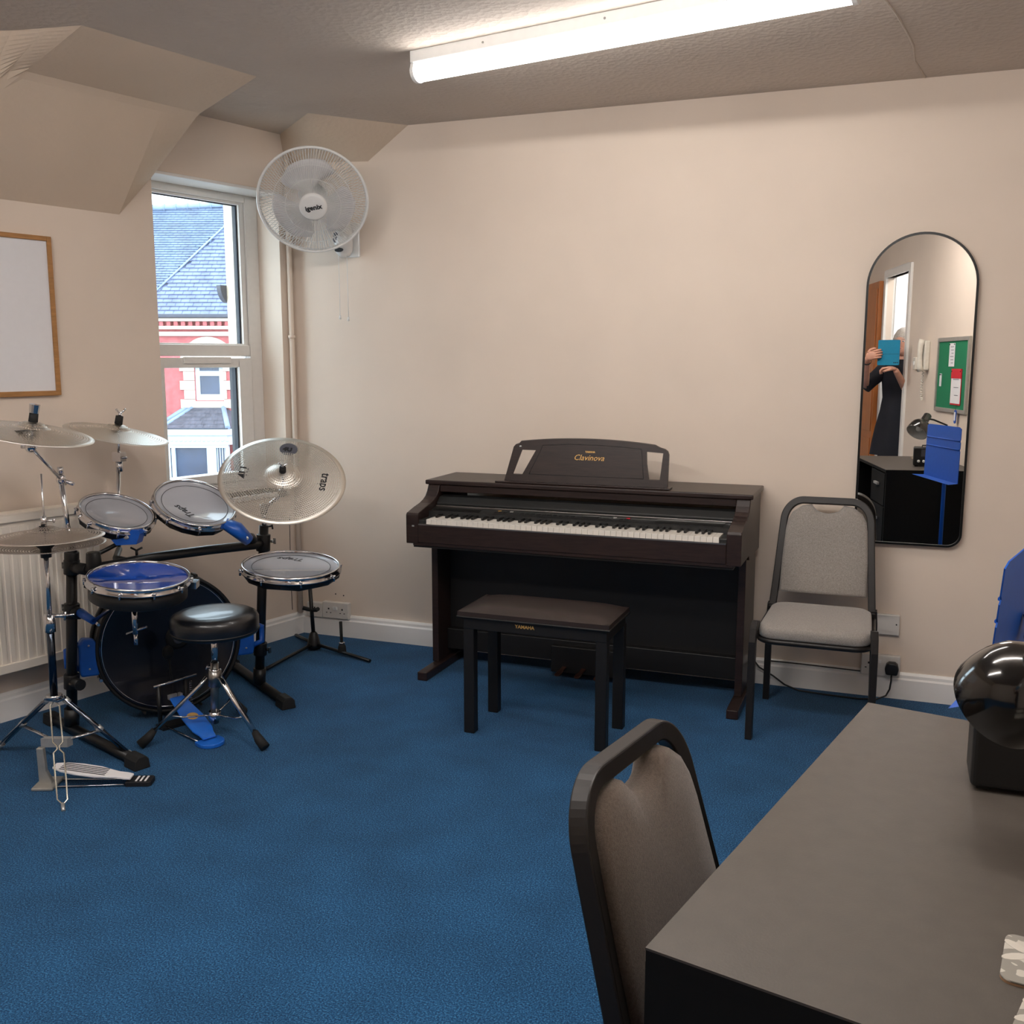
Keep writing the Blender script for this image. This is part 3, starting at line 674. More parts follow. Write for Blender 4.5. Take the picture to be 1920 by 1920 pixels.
# ================================================================== DESK LAMP
T = Thing('desk_lamp', 'glossy black desk lamp with round metal shade leaning over the radio', 'lamp', (3.12, -2.90, .73))
hc_ = Vector((2.970, -2.860, .951)); ax = Vector((.42, -.58, .70)).normalized()   # axis from mouth to neck
pf = [(.069, -.029), (.0695, -.025), (.069, -.005), (.0655, .017), (.0585, .038), (.047, .053), (.035, .063), (.028, .068)]
T.part('shade', MB().lathe(pf, 64, hc_, ax), mat('glossy_black_enamel', (9, 8, 8), .13, var=.05, coat=.6))
T.part('shade_lining', MB().lathe([(r-.002, h-.001) for r, h in pf]+[(.001, .066)], 48, hc_, ax), 'shadein')
T.part('bulb', MB().lathe([(0, -.012), (.016, -.008), (.022, .008), (.018, .028), (.011, .042), (.011, .06)], 24, hc_, ax), 'white')
T.part('neck', MB().lathe([(.030, .068), (.029, .074), (.026, .078), (.026, .125), (.022, .130), (0, .131)], 32, hc_, ax), mat('black_enamel', (12, 12, 13), .22, coat=.5))
jn = hc_+ax*.10
T.part('arm', MB().tube([jn+Vector((0, 0, 0)), jn+Vector((.05, -.03, -.01)), Vector((3.14, -2.90, .98)), Vector((3.15, -2.91, .90)), Vector((3.15, -2.91, .75))], .006, 10), 'blackm')
T.part('base', MB().lathe([(0, .022), (.05, .020), (.068, .010), (.07, 0)], 40, (3.15, -2.91, .7305)), 'black')
# ================================================================== COASTERS
def coaster(label, c, rz, sz=.1):
    T = Thing('coaster', label, 'coaster', c, 'coasters on the desk', Matrix.Translation(Vector(c)) @ Matrix.Rotation(rz, 4, 'Z'))
    g = lambda u, v, w: T.m @ Vector((u, v, w))
    T.part('cork_base', MB().prism(rrect(sz/2, sz/2, .012), g, 0, .0025), 'cork'); T.part('top', MB().prism(rrect(sz/2, sz/2, .012), g, .0025, .005), 'coaster', bevel=.001)
    for k in range(5):
        T.part('leaf_print', MB().prism([(.016*math.cos(a), .0065*math.sin(a)) for a in [i*PI/6 for i in range(12)]], lambda u, v, w: g(-.022+.019*math.cos(k*1.25)+u*math.cos(k*1.25)-v*math.sin(k*1.25), .012+.019*math.sin(k*1.25)+u*math.sin(k*1.25)+v*math.cos(k*1.25), w), .005, .0053), 'leafprint')
coaster('square grey leaf-print coaster on the desk, farther of the two', (2.9955, -3.156, .730), rad(-9))
coaster('square grey leaf-print coaster at the bottom corner, nearer of the two', (2.997, -3.274, .730), rad(-17))

# ================================================================== MUSIC STAND
T = Thing('music_stand', 'blue metal music stand behind the far end of the desk', 'music stand', (3.11, -1.98, 0))
pA, pB, pa, pb = Vector((3.006, -2.300, 1.020)), Vector((3.160, -1.770, 1.030)), Vector((2.997, -2.20, .722)), Vector((3.151, -1.67, .728))
def SP(u, v, w=0):
    p = (pA*(1-u)+pB*u)*(1-v)+(pa*(1-u)+pb*u)*v; nn = (pB-pA).cross(pa-pA).normalized()
    if nn.x > 0: nn = -nn
    return p+nn*w
prof2 = [(0, .03), (.06, 0), (.94, 0), (1, .03), (1, .22), (.985, .25), (1, .28), (1, .38), (.985, .41), (1, .44), (1, 1), (0, 1), (0, .44), (.015, .41), (0, .38), (0, .28), (.015, .25), (0, .22)]
dk = T.part('stand_desk', MB().prism(prof2, SP, 0, .003), 'stand')
T.part('fold_rib', MB().tube([SP(.02, .25, .004), SP(.98, .25, .004)], .004, 6).tube([SP(.02, .41, .004), SP(.98, .41, .004)], .004, 6), 'stand', dk)
nn = (SP(0, 0, 1)-SP(0, 0, 0)); lipd = nn*.052+(pa-pA).normalized()*.012
T.part('lip', MB().add([SP(0, 1), SP(1, 1), SP(1, 1)+lipd, SP(-.12, 1)+lipd, SP(0, 1)-nn*.003, SP(1, 1)-nn*.003], [(0, 1, 2, 3), (0, 1, 5, 4)]), 'stand', dk)
mid = SP(.5, .55)
T.part('pole', MB().tube([mid-nn*.01, mid-nn*.02-Vector((0, 0, .03)), (mid.x+.02, mid.y, mid.z-.12), (mid.x+.02, mid.y, .10)], .011, 12), 'stand')
T.part('clamp', MB().box(mid.x+.006, mid.x+.04, mid.y-.015, mid.y+.015, mid.z-.06, mid.z-.01), 'stand')
for k in range(3):
    a = k*2*PI/3+.55; T.part('leg', MB().tube([(mid.x, mid.y, .26), (mid.x+.24*math.cos(a), mid.y+.24*math.sin(a), .012)], .007, 8), 'stand')

# ================================================================== RIGHT WALL THINGS (seen in the mirror)
def RW(s, n, z): return W(s, NR-n, z)
def rbox(mb, s0, s1, n0, n1, z0, z1): return mb.box(s0, s1, n0, n1, z0, z1, RW)
T = Thing('noticeboard', 'green felt noticeboard with aluminium frame on the side wall', 'noticeboard', RW(2.49, 0, 1.3))
T.part('felt', rbox(MB(), 2.17, 2.80, .002, .010, 1.07, 1.535), 'green')
b = MB(); rbox(b, 2.145, 2.172, .0, .018, 1.045, 1.56); rbox(b, 2.80, 2.828, 0, .018, 1.045, 1.56); rbox(b, 2.172, 2.80, 0, .018, 1.533, 1.56); rbox(b, 2.172, 2.80, 0, .018, 1.045, 1.072)
T.part('frame', b, 'alum', bevel=.003)
def sheet(name, label, s0, s1, z0, z1, m='paper', lines=6, n=.012):
    T = Thing(name, label, 'notice', RW((s0+s1)/2, n, z0)); p = T.part('sheet', rbox(MB(), s0, s1, n, n+.0015, z0, z1), m)
    for i in range(lines):
        z = z1-(z1-z0)*(i+1.2)/(lines+1.2); b = MB(); rbox(b, s0+(s1-s0)*.2, s1-(s1-s0)*(.2+.1*(i % 3)), n+.0015, n+.002, z, z+.004); T.part('text_line', b, 'dial', p)
    for s_ in (s0+.01, s1-.01): T.part('pin', MB().ell(RW(s_, n+.004, z1-.008), (.004,)*3, 8, 6), 'ink', p)
    return T
sheet('paper_notice', 'white printed notice pinned at the top of the noticeboard', 2.44, 2.56, 1.36, 1.52)
sheet('paper_notice', 'small curved white slip pinned at the left of the noticeboard', 2.70, 2.745, 1.22, 1.31, lines=0)
T = sheet('wall_calendar', 'red-topped calendar pinned on the noticeboard', 2.27, 2.47, 1.11, 1.335, lines=3, n=.0145)
T.o['category'] = 'calendar'
T.part('red_header', rbox(MB(), 2.268, 2.472, .016, .018, 1.28, 1.345), 'red'); T.part('red_border', rbox(MB(), 2.262, 2.478, .012, .0142, 1.10, 1.345), 'red')
T = Thing('key_tag', 'blue and white key tag hanging below the noticeboard', 'key tag', RW(2.32, .02, 1.02))
T.part('tag', MB().prism(rrect(.022, .045, .018), lambda u, v, w: RW(2.32+u, w, 1.022+v), .02, .024), 'stand'); T.part('paper_insert', MB().prism(rrect(.014, .030, .01), lambda u, v, w: RW(2.32+u, w, 1.025+v), .024, .0255), 'paper')
T.part('string', MB().tube([RW(2.32, .022, 1.065), RW(2.32, .02, 1.10)], .0015, 6), 'ink')
T = Thing('intercom_handset', 'beige wall intercom handset with coiled cord beside the noticeboard', 'intercom', RW(3.10, 0, 1.4))
T.part('cradle', rbox(MB(), 3.055, 3.145, 0, .04, 1.33, 1.55), 'beige', bevel=.01, seg=3)
T.part('handset', MB().tube([RW(3.085, .05, 1.325), RW(3.085, .062, 1.36), RW(3.085, .066, 1.44), RW(3.085, .062, 1.52), RW(3.085, .05, 1.555)], [.026, .022, .017, .022, .026], 14), 'beige')
T.part('badge', rbox(MB(), 3.118, 3.14, .040, .042, 1.41, 1.47), 'dial')
cd = [RW(3.10+.008*math.cos(i*1.3)+.02*math.sin(i*.06), .03+.008*math.sin(i*1.3), 1.33-.22*math.sin(i/70*PI/2)) for i in range(71)]
T.part('coiled_cord', MB().tube(cd, .0028, 6), 'beige')
T = Thing('wall_switch', 'small beige wall box left of the intercom handset', 'switch', RW(3.38, 0, 1.385))
T.part('box', rbox(MB(), 3.345, 3.41, 0, .025, 1.335, 1.43), 'beige', bevel=.005); T.part('rocker', rbox(MB(), 3.365, 3.39, .025, .031, 1.37, 1.40), 'white')

# ================================================================== WALL FAN
T = Thing('wall_fan', 'white wall-mounted fan with three blades in a round cage', 'fan', (.345, 0, 1.93))
fc = Vector((.345, -.345, 2.083)); az = (CAMP-fc); az.z = 0; az.normalize(); el = rad(-31)
fa = az*math.cos(el)+Vector((0, 0, math.sin(el))); fu, fv, fa = basis(fa, (az.y*-1, az.x, 0))
# make u = image right, v = up
fu = Vector((-az.y, az.x, 0)); fu = fu if fu.dot(Vector((math.cos(YAW), math.sin(YAW), 0))) > 0 else -fu; fv = fa.cross(fu)
if fv.z < 0: fv = -fv
def FP(a, b_, c): return fc+fu*a+fv*b_+fa*c
RF = .238
def ringp(r, c, n=72): return [FP(r*math.cos(2*PI*i/n), r*math.sin(2*PI*i/n), c) for i in range(n)]
def torus(mb, r, c, tr, n=72, seg=8):
    p = ringp(r, c, n); mb.tube(p+[p[0]], tr, seg, False); return mb
T.part('cage_rim', torus(torus(MB(), RF, 0, .0065), RF-.003, -.012, .005), 'white')
fw = MB(); cw = M_['white']
for i in range(120):
    a = 2*PI*i/120; pts = []
    for t in (0, .35, .7, 1): r = .058+(RF-.058)*t; pts.append(FP(r*math.cos(a+.12*(1-t)), r*math.sin(a+.12*(1-t)), .062*(1-t**2.2)))
    fw.tube(pts, .0015, 3, False)
for r in (.12, .175): torus(fw, r, .062*(1-((r-.058)/(RF-.058))**2.2), .0013, 60, 4)
T.part('front_cage_wires', fw, 'white', kind='stuff')
fw = MB()
for i in range(96):
    a = 2*PI*i/96; pts = []
    for t in (0, .35, .7, 1): r = .07+(RF-.07)*t; pts.append(FP(r*math.cos(a), r*math.sin(a), -.012-.06*(1-t**2.4)))
    fw.tube(pts, .0015, 3, False)
T.part('rear_cage_wires', fw, 'white', kind='stuff')
hub = T.part('hub_badge', MB().lathe([(0, .0745), (.050, .0735), (.059, .069), (.062, .060), (.060, .055)], 48, fc, fa), 'white')
rt = rad(12); tx = fu*math.cos(rt)+fv*math.sin(rt); ty = -fu*math.sin(rt)+fv*math.cos(rt)
T.text('igenix', .031, 'ink', frame(FP(.001, 0, .0755), tx, ty), parent=hub, bold=.0009)
for k, a0 in enumerate((rad(112), rad(-8), rad(232))):
    b = MB(); vs = []; NRr, NA = 8, 8
    for i in range(NRr+1):
        t = i/NRr; r = .03+t*.155; half = rad(18+34*math.sin(min(1, t*1.15)*PI*.5)) if t < .85 else rad(52-(t-.85)*170)
        for j in range(NA+1):
            q = j/NA*2-1; a = a0+half*q*.95-.25*t; h = -.004+q*.018*(1-t*.3)
            vs += [FP(r*math.cos(a), r*math.sin(a), h)]
    b.add(vs, [(i*(NA+1)+j, i*(NA+1)+j+1, (i+1)*(NA+1)+j+1, (i+1)*(NA+1)+j) for i in range(NRr) for j in range(NA)], True)
    o = T.part('blade', b, mat('fan_blade_plastic', (214, 212, 214), .35, var=.02)); sl = o.modifiers.new('solid', 'SOLIDIFY'); sl.thickness = .002
T.part('blade_boss', MB().lathe([(0, .02), (.03, .016), (.034, -.02), (0, -.02)], 24, fc, fa), 'white')
T.part('motor_housing', MB().lathe([(.06, -.06), (.066, -.075), (.066, -.12), (.05, -.15), (0, -.16)], 32, fc, fa), 'white')
mt_ = FP(0, 0, -.14)
T.part('arm', MB().tube([mt_, mt_+Vector((-.0, .06, -.03)), Vector((.325, -.07, 1.99)), Vector((.322, -.05, 1.95))], [.03, .026, .024, .026], 14), 'white')
bs = T.part('control_box', MB().tube([(.325, -.045, 2.03), (.325, -.05, 1.99), (.325, -.055, 1.93), (.325, -.05, 1.895), (.325, -.04, 1.875)], [.030, .042, .046, .042, .026], 20, True, (1, .95)), 'white')
T.part('wall_plate', MB().box(.275, .385, -.012, 0, 1.87, 2.03), 'white', bevel=.006)
T.part('control_label', MB().prism(arc((0, 0), .017, 0, 2*PI, 20)[:-1], lambda u, v, w: Vector((.307+u*.9, -.094-w+.004*abs(u), 1.955+v*1.5)), 0, .002), 'dial', bs)
T.part('sensor_window', MB().prism([(.023*math.cos(a), .010*math.sin(a)) for a in [i*PI/8 for i in range(16)]], lambda u, v, w: Vector((.322+u, -.0925-w, 1.898+v)), 0, .003), 'ink', bs)
for x, z in ((.300, 1.578), (.345, 1.570)):
    cdp = T.part('pull_cord', MB().tube([(x, -.062, 1.885), (x, -.06, z+.02)], .0012, 6), 'white')
    T.part('cord_bead', MB().lathe([(0, .012), (.004, .010), (.006, -.006), (0, -.009)], 12, (x, -.06, z+.01)), 'white', cdp)

# ================================================================== DRUM KIT
IR = Vector((math.cos(YAW), math.sin(YAW), 0))  # lean direction of the rack
def lean(p, k=.066): p = Vector(p); return p+IR*(k*p.z)
PL, PR = Vector((-.030, -1.541, 0)), Vector((.338, -.874, 0))
R = Thing('drum_rack', 'black tubular drum rack with two floor bars and a curved crossbar', 'drum rack', (.2, -1.3, 0))
for a, b_ in (((-.18, -1.485, .021), (.425, -1.705, .021)), ((.045, -.655, .021), (.562, -1.008, .021))):
    a, b_ = Vector(a), Vector(b_); R.part('floor_bar', MB().tube([a, b_], .0195, 16), 'blackm')
    d = (b_-a).normalized(); e = Vector((-d.y, d.x, 0))
    ec = MB().prism([(-.030, -.021), (.030, -.021), (.026, .012), (.014, .026), (-.014, .026), (-.026, .012)], lambda u, v, w: b_+e*u+Vector((0, 0, v))+d*w, -.045, .03); R.part('end_foot', ec, 'rubber', bevel=.004)
    ec = MB().prism([(-.026, -.021), (.026, -.021), (.022, .020), (-.022, .020)], lambda u, v, w: a+e*u+Vector((0, 0, v))+d*w, -.03, .03); R.part('end_foot', ec, 'rubber', bevel=.004)
for p, zt, ztall in ((PL, .700, 0), (PR, .712, 0)):
    po = R.part('post', MB().tube([lean(p+Vector((0, 0, .03))), lean(p+Vector((0, 0, zt)))], .0195, 18), 'blackm')
    for z0, z1, rr in ((.035, .10, .027),):
        R.part('post_clamp', MB().tube([lean(p+Vector((0, 0, z0))), lean(p+Vector((0, 0, z1)))], rr, 16), 'black')
def clamp(p, z, r=.028, h=.055, side=None, ln=.06, knob=True):
    c = lean(p+Vector((0, 0, z)))
    o = R.part('post_clamp', MB().tube([lean(p+Vector((0, 0, z-h/2))), lean(p+Vector((0, 0, z+h/2)))], r, 16), 'black', bevel=.003)
    if side is not None:
        s_ = Vector(side).normalized(); R.part('clamp_arm', MB().tube([c, c+s_*ln], .021, 14), 'black')
        if knob:
            k = c-s_*.035; R.part('wing_knob', MB().tube([k, k-s_*.018], .006, 8).box(-.012, .012, -.003, .003, -.006, .006, lambda x, y, z: k-s_*.016+IR*x*0+Vector((0, 0, 1))*x+s_.cross(Vector((0, 0, 1)))*z*1.0+s_*y), 'steel')
    return c
cL = clamp(PL, .640, side=(.93, -.2, 0), ln=.10); clamp(PL, .655, .026, .08)
cLs = clamp(PL, .475, side=(.93, -.2, -.1), ln=.05); cLb = clamp(PL, .205, side=(.8, -.3, 0), ln=.07)
cR = clamp(PR, .640, .029, .07, side=(-.45, -.86, 0), ln=.07); cRb = clamp(PR, .185, side=(-.8, .1, 0), ln=.06)
barL = cL+Vector((.93, -.2, 0)).normalized()*.085
barpts = [cL+Vector((.05, -.012, 0)), barL+Vector((.02, .0, .004)), barL+Vector((.07, .05, .010)), Vector((.21, -1.35, .655)), Vector((.31, -1.13, .652)), cR+Vector((-.0, -.06, 0)), cR]
R.part('crossbar', MB().tube(barpts, .0185, 16), 'blackm')
kp = Vector((.19, -1.39, .655)); R.part('wing_screw', MB().tube([kp+Vector((0, 0, .015)), kp+Vector((0, 0, .035))], .005, 8).tube([kp+Vector((-.02, -.008, .045)), kp+Vector((0, 0, .034)), kp+Vector((.02, .008, .045))], .004, 6), 'black')
# elbow clamps
for c, ax_ in ((barL+Vector((.03, .01, .03)), (0, 0, 1)),):
    R.part('elbow_clamp', MB().tube([c-Vector((0, 0, .03)), c+Vector((0, 0, .035))], [.028, .024], 16), 'black', bevel=.004)
# chrome cymbal tubes out of the post tops
def dirv(a, b_): return (Vector(b_)-Vector(a)).normalized()
topL = lean(PL+Vector((0, 0, .70))); topR = lean(PR+Vector((0, 0, .712)))
def cymbal(name, label, c, n, r, bell, spin=0, m=None, z=0, logo=True, col=None):
    n = Vector(n).normalized(); c = Vector(c); a, b_, n = basis(n, IR)
    mtx = Matrix((a, b_, n)).transposed().to_4x4(); mtx.translation = c
    mtx = mtx @ Matrix.Rotation(spin, 4, 'Z')
    T = Thing(name, label, 'cymbal', c, 'perforated practice cymbals', mtx)
    pr = [(.006, .012+bell)]
    pr += [(r_*1.0, bell*math.cos(r_/(r*.26)*PI/2)**.7+.012) for r_ in [r*.26*i/8 for i in range(1, 8)]]+[(r*.26, .012)]
    pr += [(r*.26+(r-r*.26)*t, .012-.022*t**1.3) for t in [i/10 for i in range(1, 11)]]
    b = MB().lathe(pr, 96, c, n)
    o = T.part('cymbal_plate', b, m or cymbal_mat('perforated_nickel', r)); sl = o.modifiers.new('solid', 'SOLIDIFY'); sl.thickness = .0012
    return T, o
def wingnut(T, top, n, felt=.012, c='black'):
    n = Vector(n).normalized(); top = Vector(top)
    T.part('felt', MB().lathe([(0, .022), (felt, .022), (felt*1.05, .0), (0, 0)], 20, top, n), 'rubber')
    a, b_, n2 = basis(n, IR)
    T.part('wing_nut', MB().tube([top+n*.022, top+n*.034], .006, 8).tube([top+n*.044+a*.016, top+n*.030, top+n*.044-a*.016], .0035, 6), 'chrome')
# ride
rc_, rn = Vector((.530, -.930, .925)), Vector((.365, -.488, .793)).normalized()
T, pl_ = cymbal('ride_cymbal', 'large perforated silver ride cymbal tilted towards the drum stool', rc_, rn, .250, .022)
wingnut(T, rc_+rn*.034, rn, .013)
a, b_, n_ = basis(rn, IR)
if b_.z < 0: b_ = -b_
lf = frame(rc_+b_*.155+rn*.007-a*.002, a, b_)
T.part('round_badge', MB().prism(arc((0, 0), .036, 0, 2*PI, 32)[:-1], lambda u, v, w: rc_+a*(u-.002)+b_*(v+.165)+rn*(w+.0035), 0, .0012), 'dial', pl_)
T.text('4U', .03, 'ink', frame(rc_+b_*.162+a*-.006+rn*.0052, a, b_), parent=pl_, bold=.002, name='badge_mark')
T.text('traps', .050, 'ink', frame(rc_+a*.165+rn*.0035, b_*-1, a), parent=pl_, bold=.0006)
T.text('4U', .055, 'ink', frame(rc_-a*.150+rn*.0035, b_, a*-1), parent=pl_, bold=.001)
# stem + boom
R.part('cymbal_tube', MB().tube([topR-Vector((0, 0, .03)), topR+Vector((.004, .0, .07))], .010, 12), 'chrome')
R.part('cymbal_boom', MB().tube([topR+Vector((.004, 0, .07)), rc_-rn*.09], .007, 10).tube([rc_-rn*.10, rc_+rn*.05], .0045, 8), 'chrome')
R.part('boom_tilter', MB().tube([topR+Vector((.004, 0, .05)), topR+Vector((.004, 0, .09))], .016, 12), 'steel')
R.part('boom_tilter', MB().ell(rc_-rn*.085, (.018, .018, .018), 12, 8), 'steel')
R.part('wing_screw', MB().tube([topR+IR*.016-Vector((0, 0, .005)), topR+IR*.036-Vector((0, 0, .002))], .004, 8).tube([topR+IR*.036+Vector((0, 0, .018)), topR+IR*.034, topR+IR*.036-Vector((0, 0, .016))], .0035, 6), 'black')
# crash 1 (left, boom)
c1, n1v = Vector((.144, -1.789, 1.160)), Vector((.2, .026, .979)).normalized()
T, pl_ = cymbal('crash_cymbal', 'perforated crash cymbal on a slanted chrome boom, left edge of picture', c1, n1v, .193, .020)
T.part('felt', MB().lathe([(0, .028), (.014, .028), (.015, .0), (0, 0)], 20, c1+n1v*.030, n1v), 'rubber')
T.part('knurled_nut', MB().lathe([(0, .030), (.017, .028), (.015, .0), (0, 0)], 14, c1+n1v*.060, n1v, sm=False), 'chrome')
T.text('4U', .05, 'ink', frame(c1+IR*.02+Vector((.35, -.93, 0)).normalized()*.09+n1v*.006, IR, Vector((-.35, .93, 0))), parent=pl_, bold=.002)
jA = Vector((.006, -1.545, .965)); jB = c1-n1v*.055
tl = lean(PL+Vector((0, 0, .69)))
R.part('cymbal_tube', MB().tube([tl, Vector((jA.x, jA.y, .955))], .0095, 12).tube([tl+IR*.016, Vector((jA.x, jA.y, .80))+IR*.014], .006, 8), 'chrome')
R.part('cymbal_boom', MB().tube([jA+(jA-jB).normalized()*.05, jB], .0058, 10).tube([jB, c1+n1v*.055], .0045, 8), 'chrome')
R.part('boom_tilter', MB().ell(jA, (.017, .017, .020), 12, 8).tube([jA+Vector((0, 0, .02)), jA+Vector((0, 0, .045))], .010, 8).tube([jA, jA+IR*.045-Vector((0, 0, .018))], .007, 8), 'chrome')
R.part('boom_tilter', MB().ell(jB, (.020, .017, .020), 12, 8).tube([jB+IR*-.03, jB+IR*.02], .006, 8), 'chrome')
# crash 2
c2, n2v = Vector((-.010, -1.234, 1.115)), Vector((.216, .055, .975)).normalized()
T, pl_ = cymbal('crash_cymbal', 'perforated crash cymbal in front of the window, behind the slanted boom', c2, n2v, .194, .020)
T.part('felt', MB().lathe([(0, .030), (.014, .030), (.015, .0), (0, 0)], 20, c2+n2v*.032, n2v), 'rubber')
T.part('wing_nut', MB().tube([c2+n2v*.06, c2+n2v*.075], .006, 8).tube([c2+n2v*.090+IR*.018, c2+n2v*.07, c2+n2v*.090-IR*.018], .0045, 6), 'chrome')
c2b = Vector((c2.x-.004, c2.y, .985))
R.part('cymbal_tube', MB().tube([Vector((c2.x+.03, c2.y-.06, .66)), Vector((c2.x, c2.y-.005, .98))], .0075, 12), 'chrome')
R.part('tube_arm', MB().tube([Vector((c2.x+.03, c2.y-.06, .665)), Vector((.10, -1.40, .655)), Vector((.17, -1.42, .655))], .012, 10), 'black')
R.part('boom_tilter', MB().tube([Vector((c2.x, c2.y, .96)), Vector((c2.x, c2.y, 1.0))], .013, 12).box(c2.x-.018, c2.x+.022, c2.y-.016, c2.y+.016, 1.0, 1.035).tube([Vector((c2.x, c2.y, 1.02)), c2+n2v*.04], .005, 8).tube([Vector((c2.x, c2.y-.01, 1.015)), Vector((c2.x, c2.y-.01, 1.015))+IR*.04], .005, 8), 'chrome')

def drum_pad(name, label, cat, c, n, r, mhead, depth=.03, lugs=8, text=None, tang=0, skirt=.036, shellm='black', hubdir=None, txt_off=.0, group=None, ringline=True):
    n = Vector(n).normalized(); c = Vector(c); a, b_, n = basis(n, IR)
    if b_.dot(Vector((-math.sin(YAW), math.cos(YAW), 0))) < 0: b_ = -b_
    T = Thing(name, label, cat, c, group)
    T.part('shell', MB().lathe([(r-.018, -.010), (r-.016, -.012), (r-.014, -depth), (r-.030, -depth), (r-.030, -.012)], 64, c, n, close=True), shellm)
    h = T.part('drum_head', MB().lathe([(0, -.009), (r-.015, -.009), (r-.010, -.004), (r-.010, -.014)], 64, c, n), mhead)
    T.part('rim_hoop', MB().lathe([(r-.010, -.010), (r-.012, .0), (r-.008, .003), (r-.003, .002), (r-.004, -.004), (r-.004, -.016), (r+.001, -.020), (r+.001, -.024), (r-.007, -.024), (r-.009, -.014)], 72, c, n, close=True), 'chrome')
    if ringline:
        pts = [c+(a*math.cos(q)+b_*math.sin(q))*(r*.78)-n*.008 for q in [2*PI*i/64 for i in range(65)]]
        T.part('printed_ring', MB().tube(pts, .0009, 4), 'ink', h)
    for k in range(lugs):
        q = 2*PI*(k+.5)/lugs; d = a*math.cos(q)+b_*math.sin(q); p = c+d*(r+.002)
        T.part('tension_lug', MB().tube([p-n*.012, p-n*(.032+skirt*.1)], .0042, 6).ell(p-n*.014, (.007, .007, .005), 8, 6), 'chrome')
    if skirt:
        pts = []
        m = 16; vs = []
        for k in range(m):
            q = 2*PI*k/m; rr = (r-.004) if k % 2 == 0 else (r-.022); dz = .040 if k % 2 == 0 else .050
            d = a*math.cos(q)+b_*math.sin(q); vs.append(c+d*(r-.001)-n*.024)
        for k in range(m):
            q = 2*PI*k/m; d = a*math.cos(q)+b_*math.sin(q); vs.append(c+d*((r-.006) if k % 2 == 0 else (r-.024))-n*(.026+skirt*(.6 if k % 2 == 0 else 1)))
        f = [(k, (k+1) % m, m+(k+1) % m, m+k) for k in range(m)]+[tuple(range(m, 2*m))]
        T.part('tray', MB().add(vs, f), 'black')
    if text:
        ta = a*math.cos(tang)+b_*math.sin(tang); tb = -a*math.sin(tang)+b_*math.cos(tang)
        T.text(text, r*.24, 'ink', frame(c+b_*txt_off*r*-1+a*(-.02)-n*.0085, ta, tb), parent=h, shear=.3, bold=.0006)
    return T, a, b_, n
# tom 1
T, a, b_, n = drum_pad('tom_pad', 'small chrome-rimmed tom pad under the crash cymbals, leftmost tom', 'drum', (.120, -1.400, .836), (.398, -.096, .913), .139, 'head', group='tom pads')
bc = Vector((.185, -1.440, .752))
T.part('mount_bracket', MB().prism([(-.052, .030), (.050, .026), (.054, .012), (.040, -.026), (-.034, -.030), (-.050, -.010)], lambda u, v, w: bc+IR*(u+.012)+Vector((0, 0, v))-Vector((-math.sin(YAW), math.cos(YAW), 0))*w, -.03, .03), 'kblue')
T.part('bracket_badge', MB().ell(bc-Vector((-math.sin(YAW), math.cos(YAW), 0))*.031+IR*.014, (.016, .003, .008), 12, 8), 'silver')
R.part('tom_arm', MB().tube([bc-n*.02, Vector((.115, -1.46, .70)), barL+Vector((.03, .01, .05))], .008, 10), 'black')
# tom 2
T, a, b_, n = drum_pad('tom_pad', 'chrome-rimmed tom pad below the window, second tom from the left', 'drum', (.290, -1.167, .845), (.446, -.193, .874), .160, 'head', text='Traps', tang=PI-.42, txt_off=.42, group='tom pads')
bc = Vector((.452, -1.118, .738))
T.part('mount_bracket', MB().tube([bc-a*.06+n*.010, bc-a*.01, bc+a*.045-n*.034], [.030, .040, .030], 10, True, (.75, 1.2)), 'kblue', label='royal blue mounting bracket')
T.part('bracket_badge', MB().ell(bc+a*.030-n*.010-b_*.026, (.018, .004, .010), 12, 8), 'silver')
R.part('tom_arm', MB().tube([bc+a*.02-n*.02, (bc+cR)/2+Vector((0, 0, .0)), cR+Vector((-.02, -.03, .0))], .014, 10), 'black')
# floor tom pad
T, a, b_, n = drum_pad('tom_pad', 'wide chrome-rimmed floor tom pad below the ride cymbal, rightmost pad', 'drum', (.604, -1.001, .592), (.091, -.057, .994), .195, 'head', text='Traps', tang=PI-.1, txt_off=-.5, skirt=.03, group='tom pads')
R.part('pad_arm', MB().tube([lean(PR+Vector((0, 0, .53))), Vector((.50, -.95, .545)), Vector((.58, -.99, .55))], .013, 10), 'black')
clamp(PR, .53, .027, .05)
# snare
sc_ = Vector((.376, -1.594, .651)); sn = Vector((.115, -.045, .99)).normalized()
T, a, b_, n = drum_pad('snare_drum', 'snare drum pad with glossy blue head and chrome rim', 'drum', sc_, sn, .174, 'headblue', depth=.075, lugs=10, skirt=0, ringline=False)
T.part('shell_band', MB().lathe([(.160, -.03), (.163, -.032), (.163, -.074), (.158, -.078), (.12, -.079), (.119, -.07)], 64, sc_, sn), 'black')
T.part('side_handle', MB().tube([sc_-a*.160-n*.035, sc_-a*.185-n*.037, sc_-a*.187-n*.060, sc_-a*.162-n*.066], .004, 8), 'black')
T.part('strainer', MB().box(-.012, .012, -.02, .02, -.012, .012, lambda x, y, z: sc_+a*(.175+x)+b_*(.06+y)-n*(.035+z)), 'chrome')
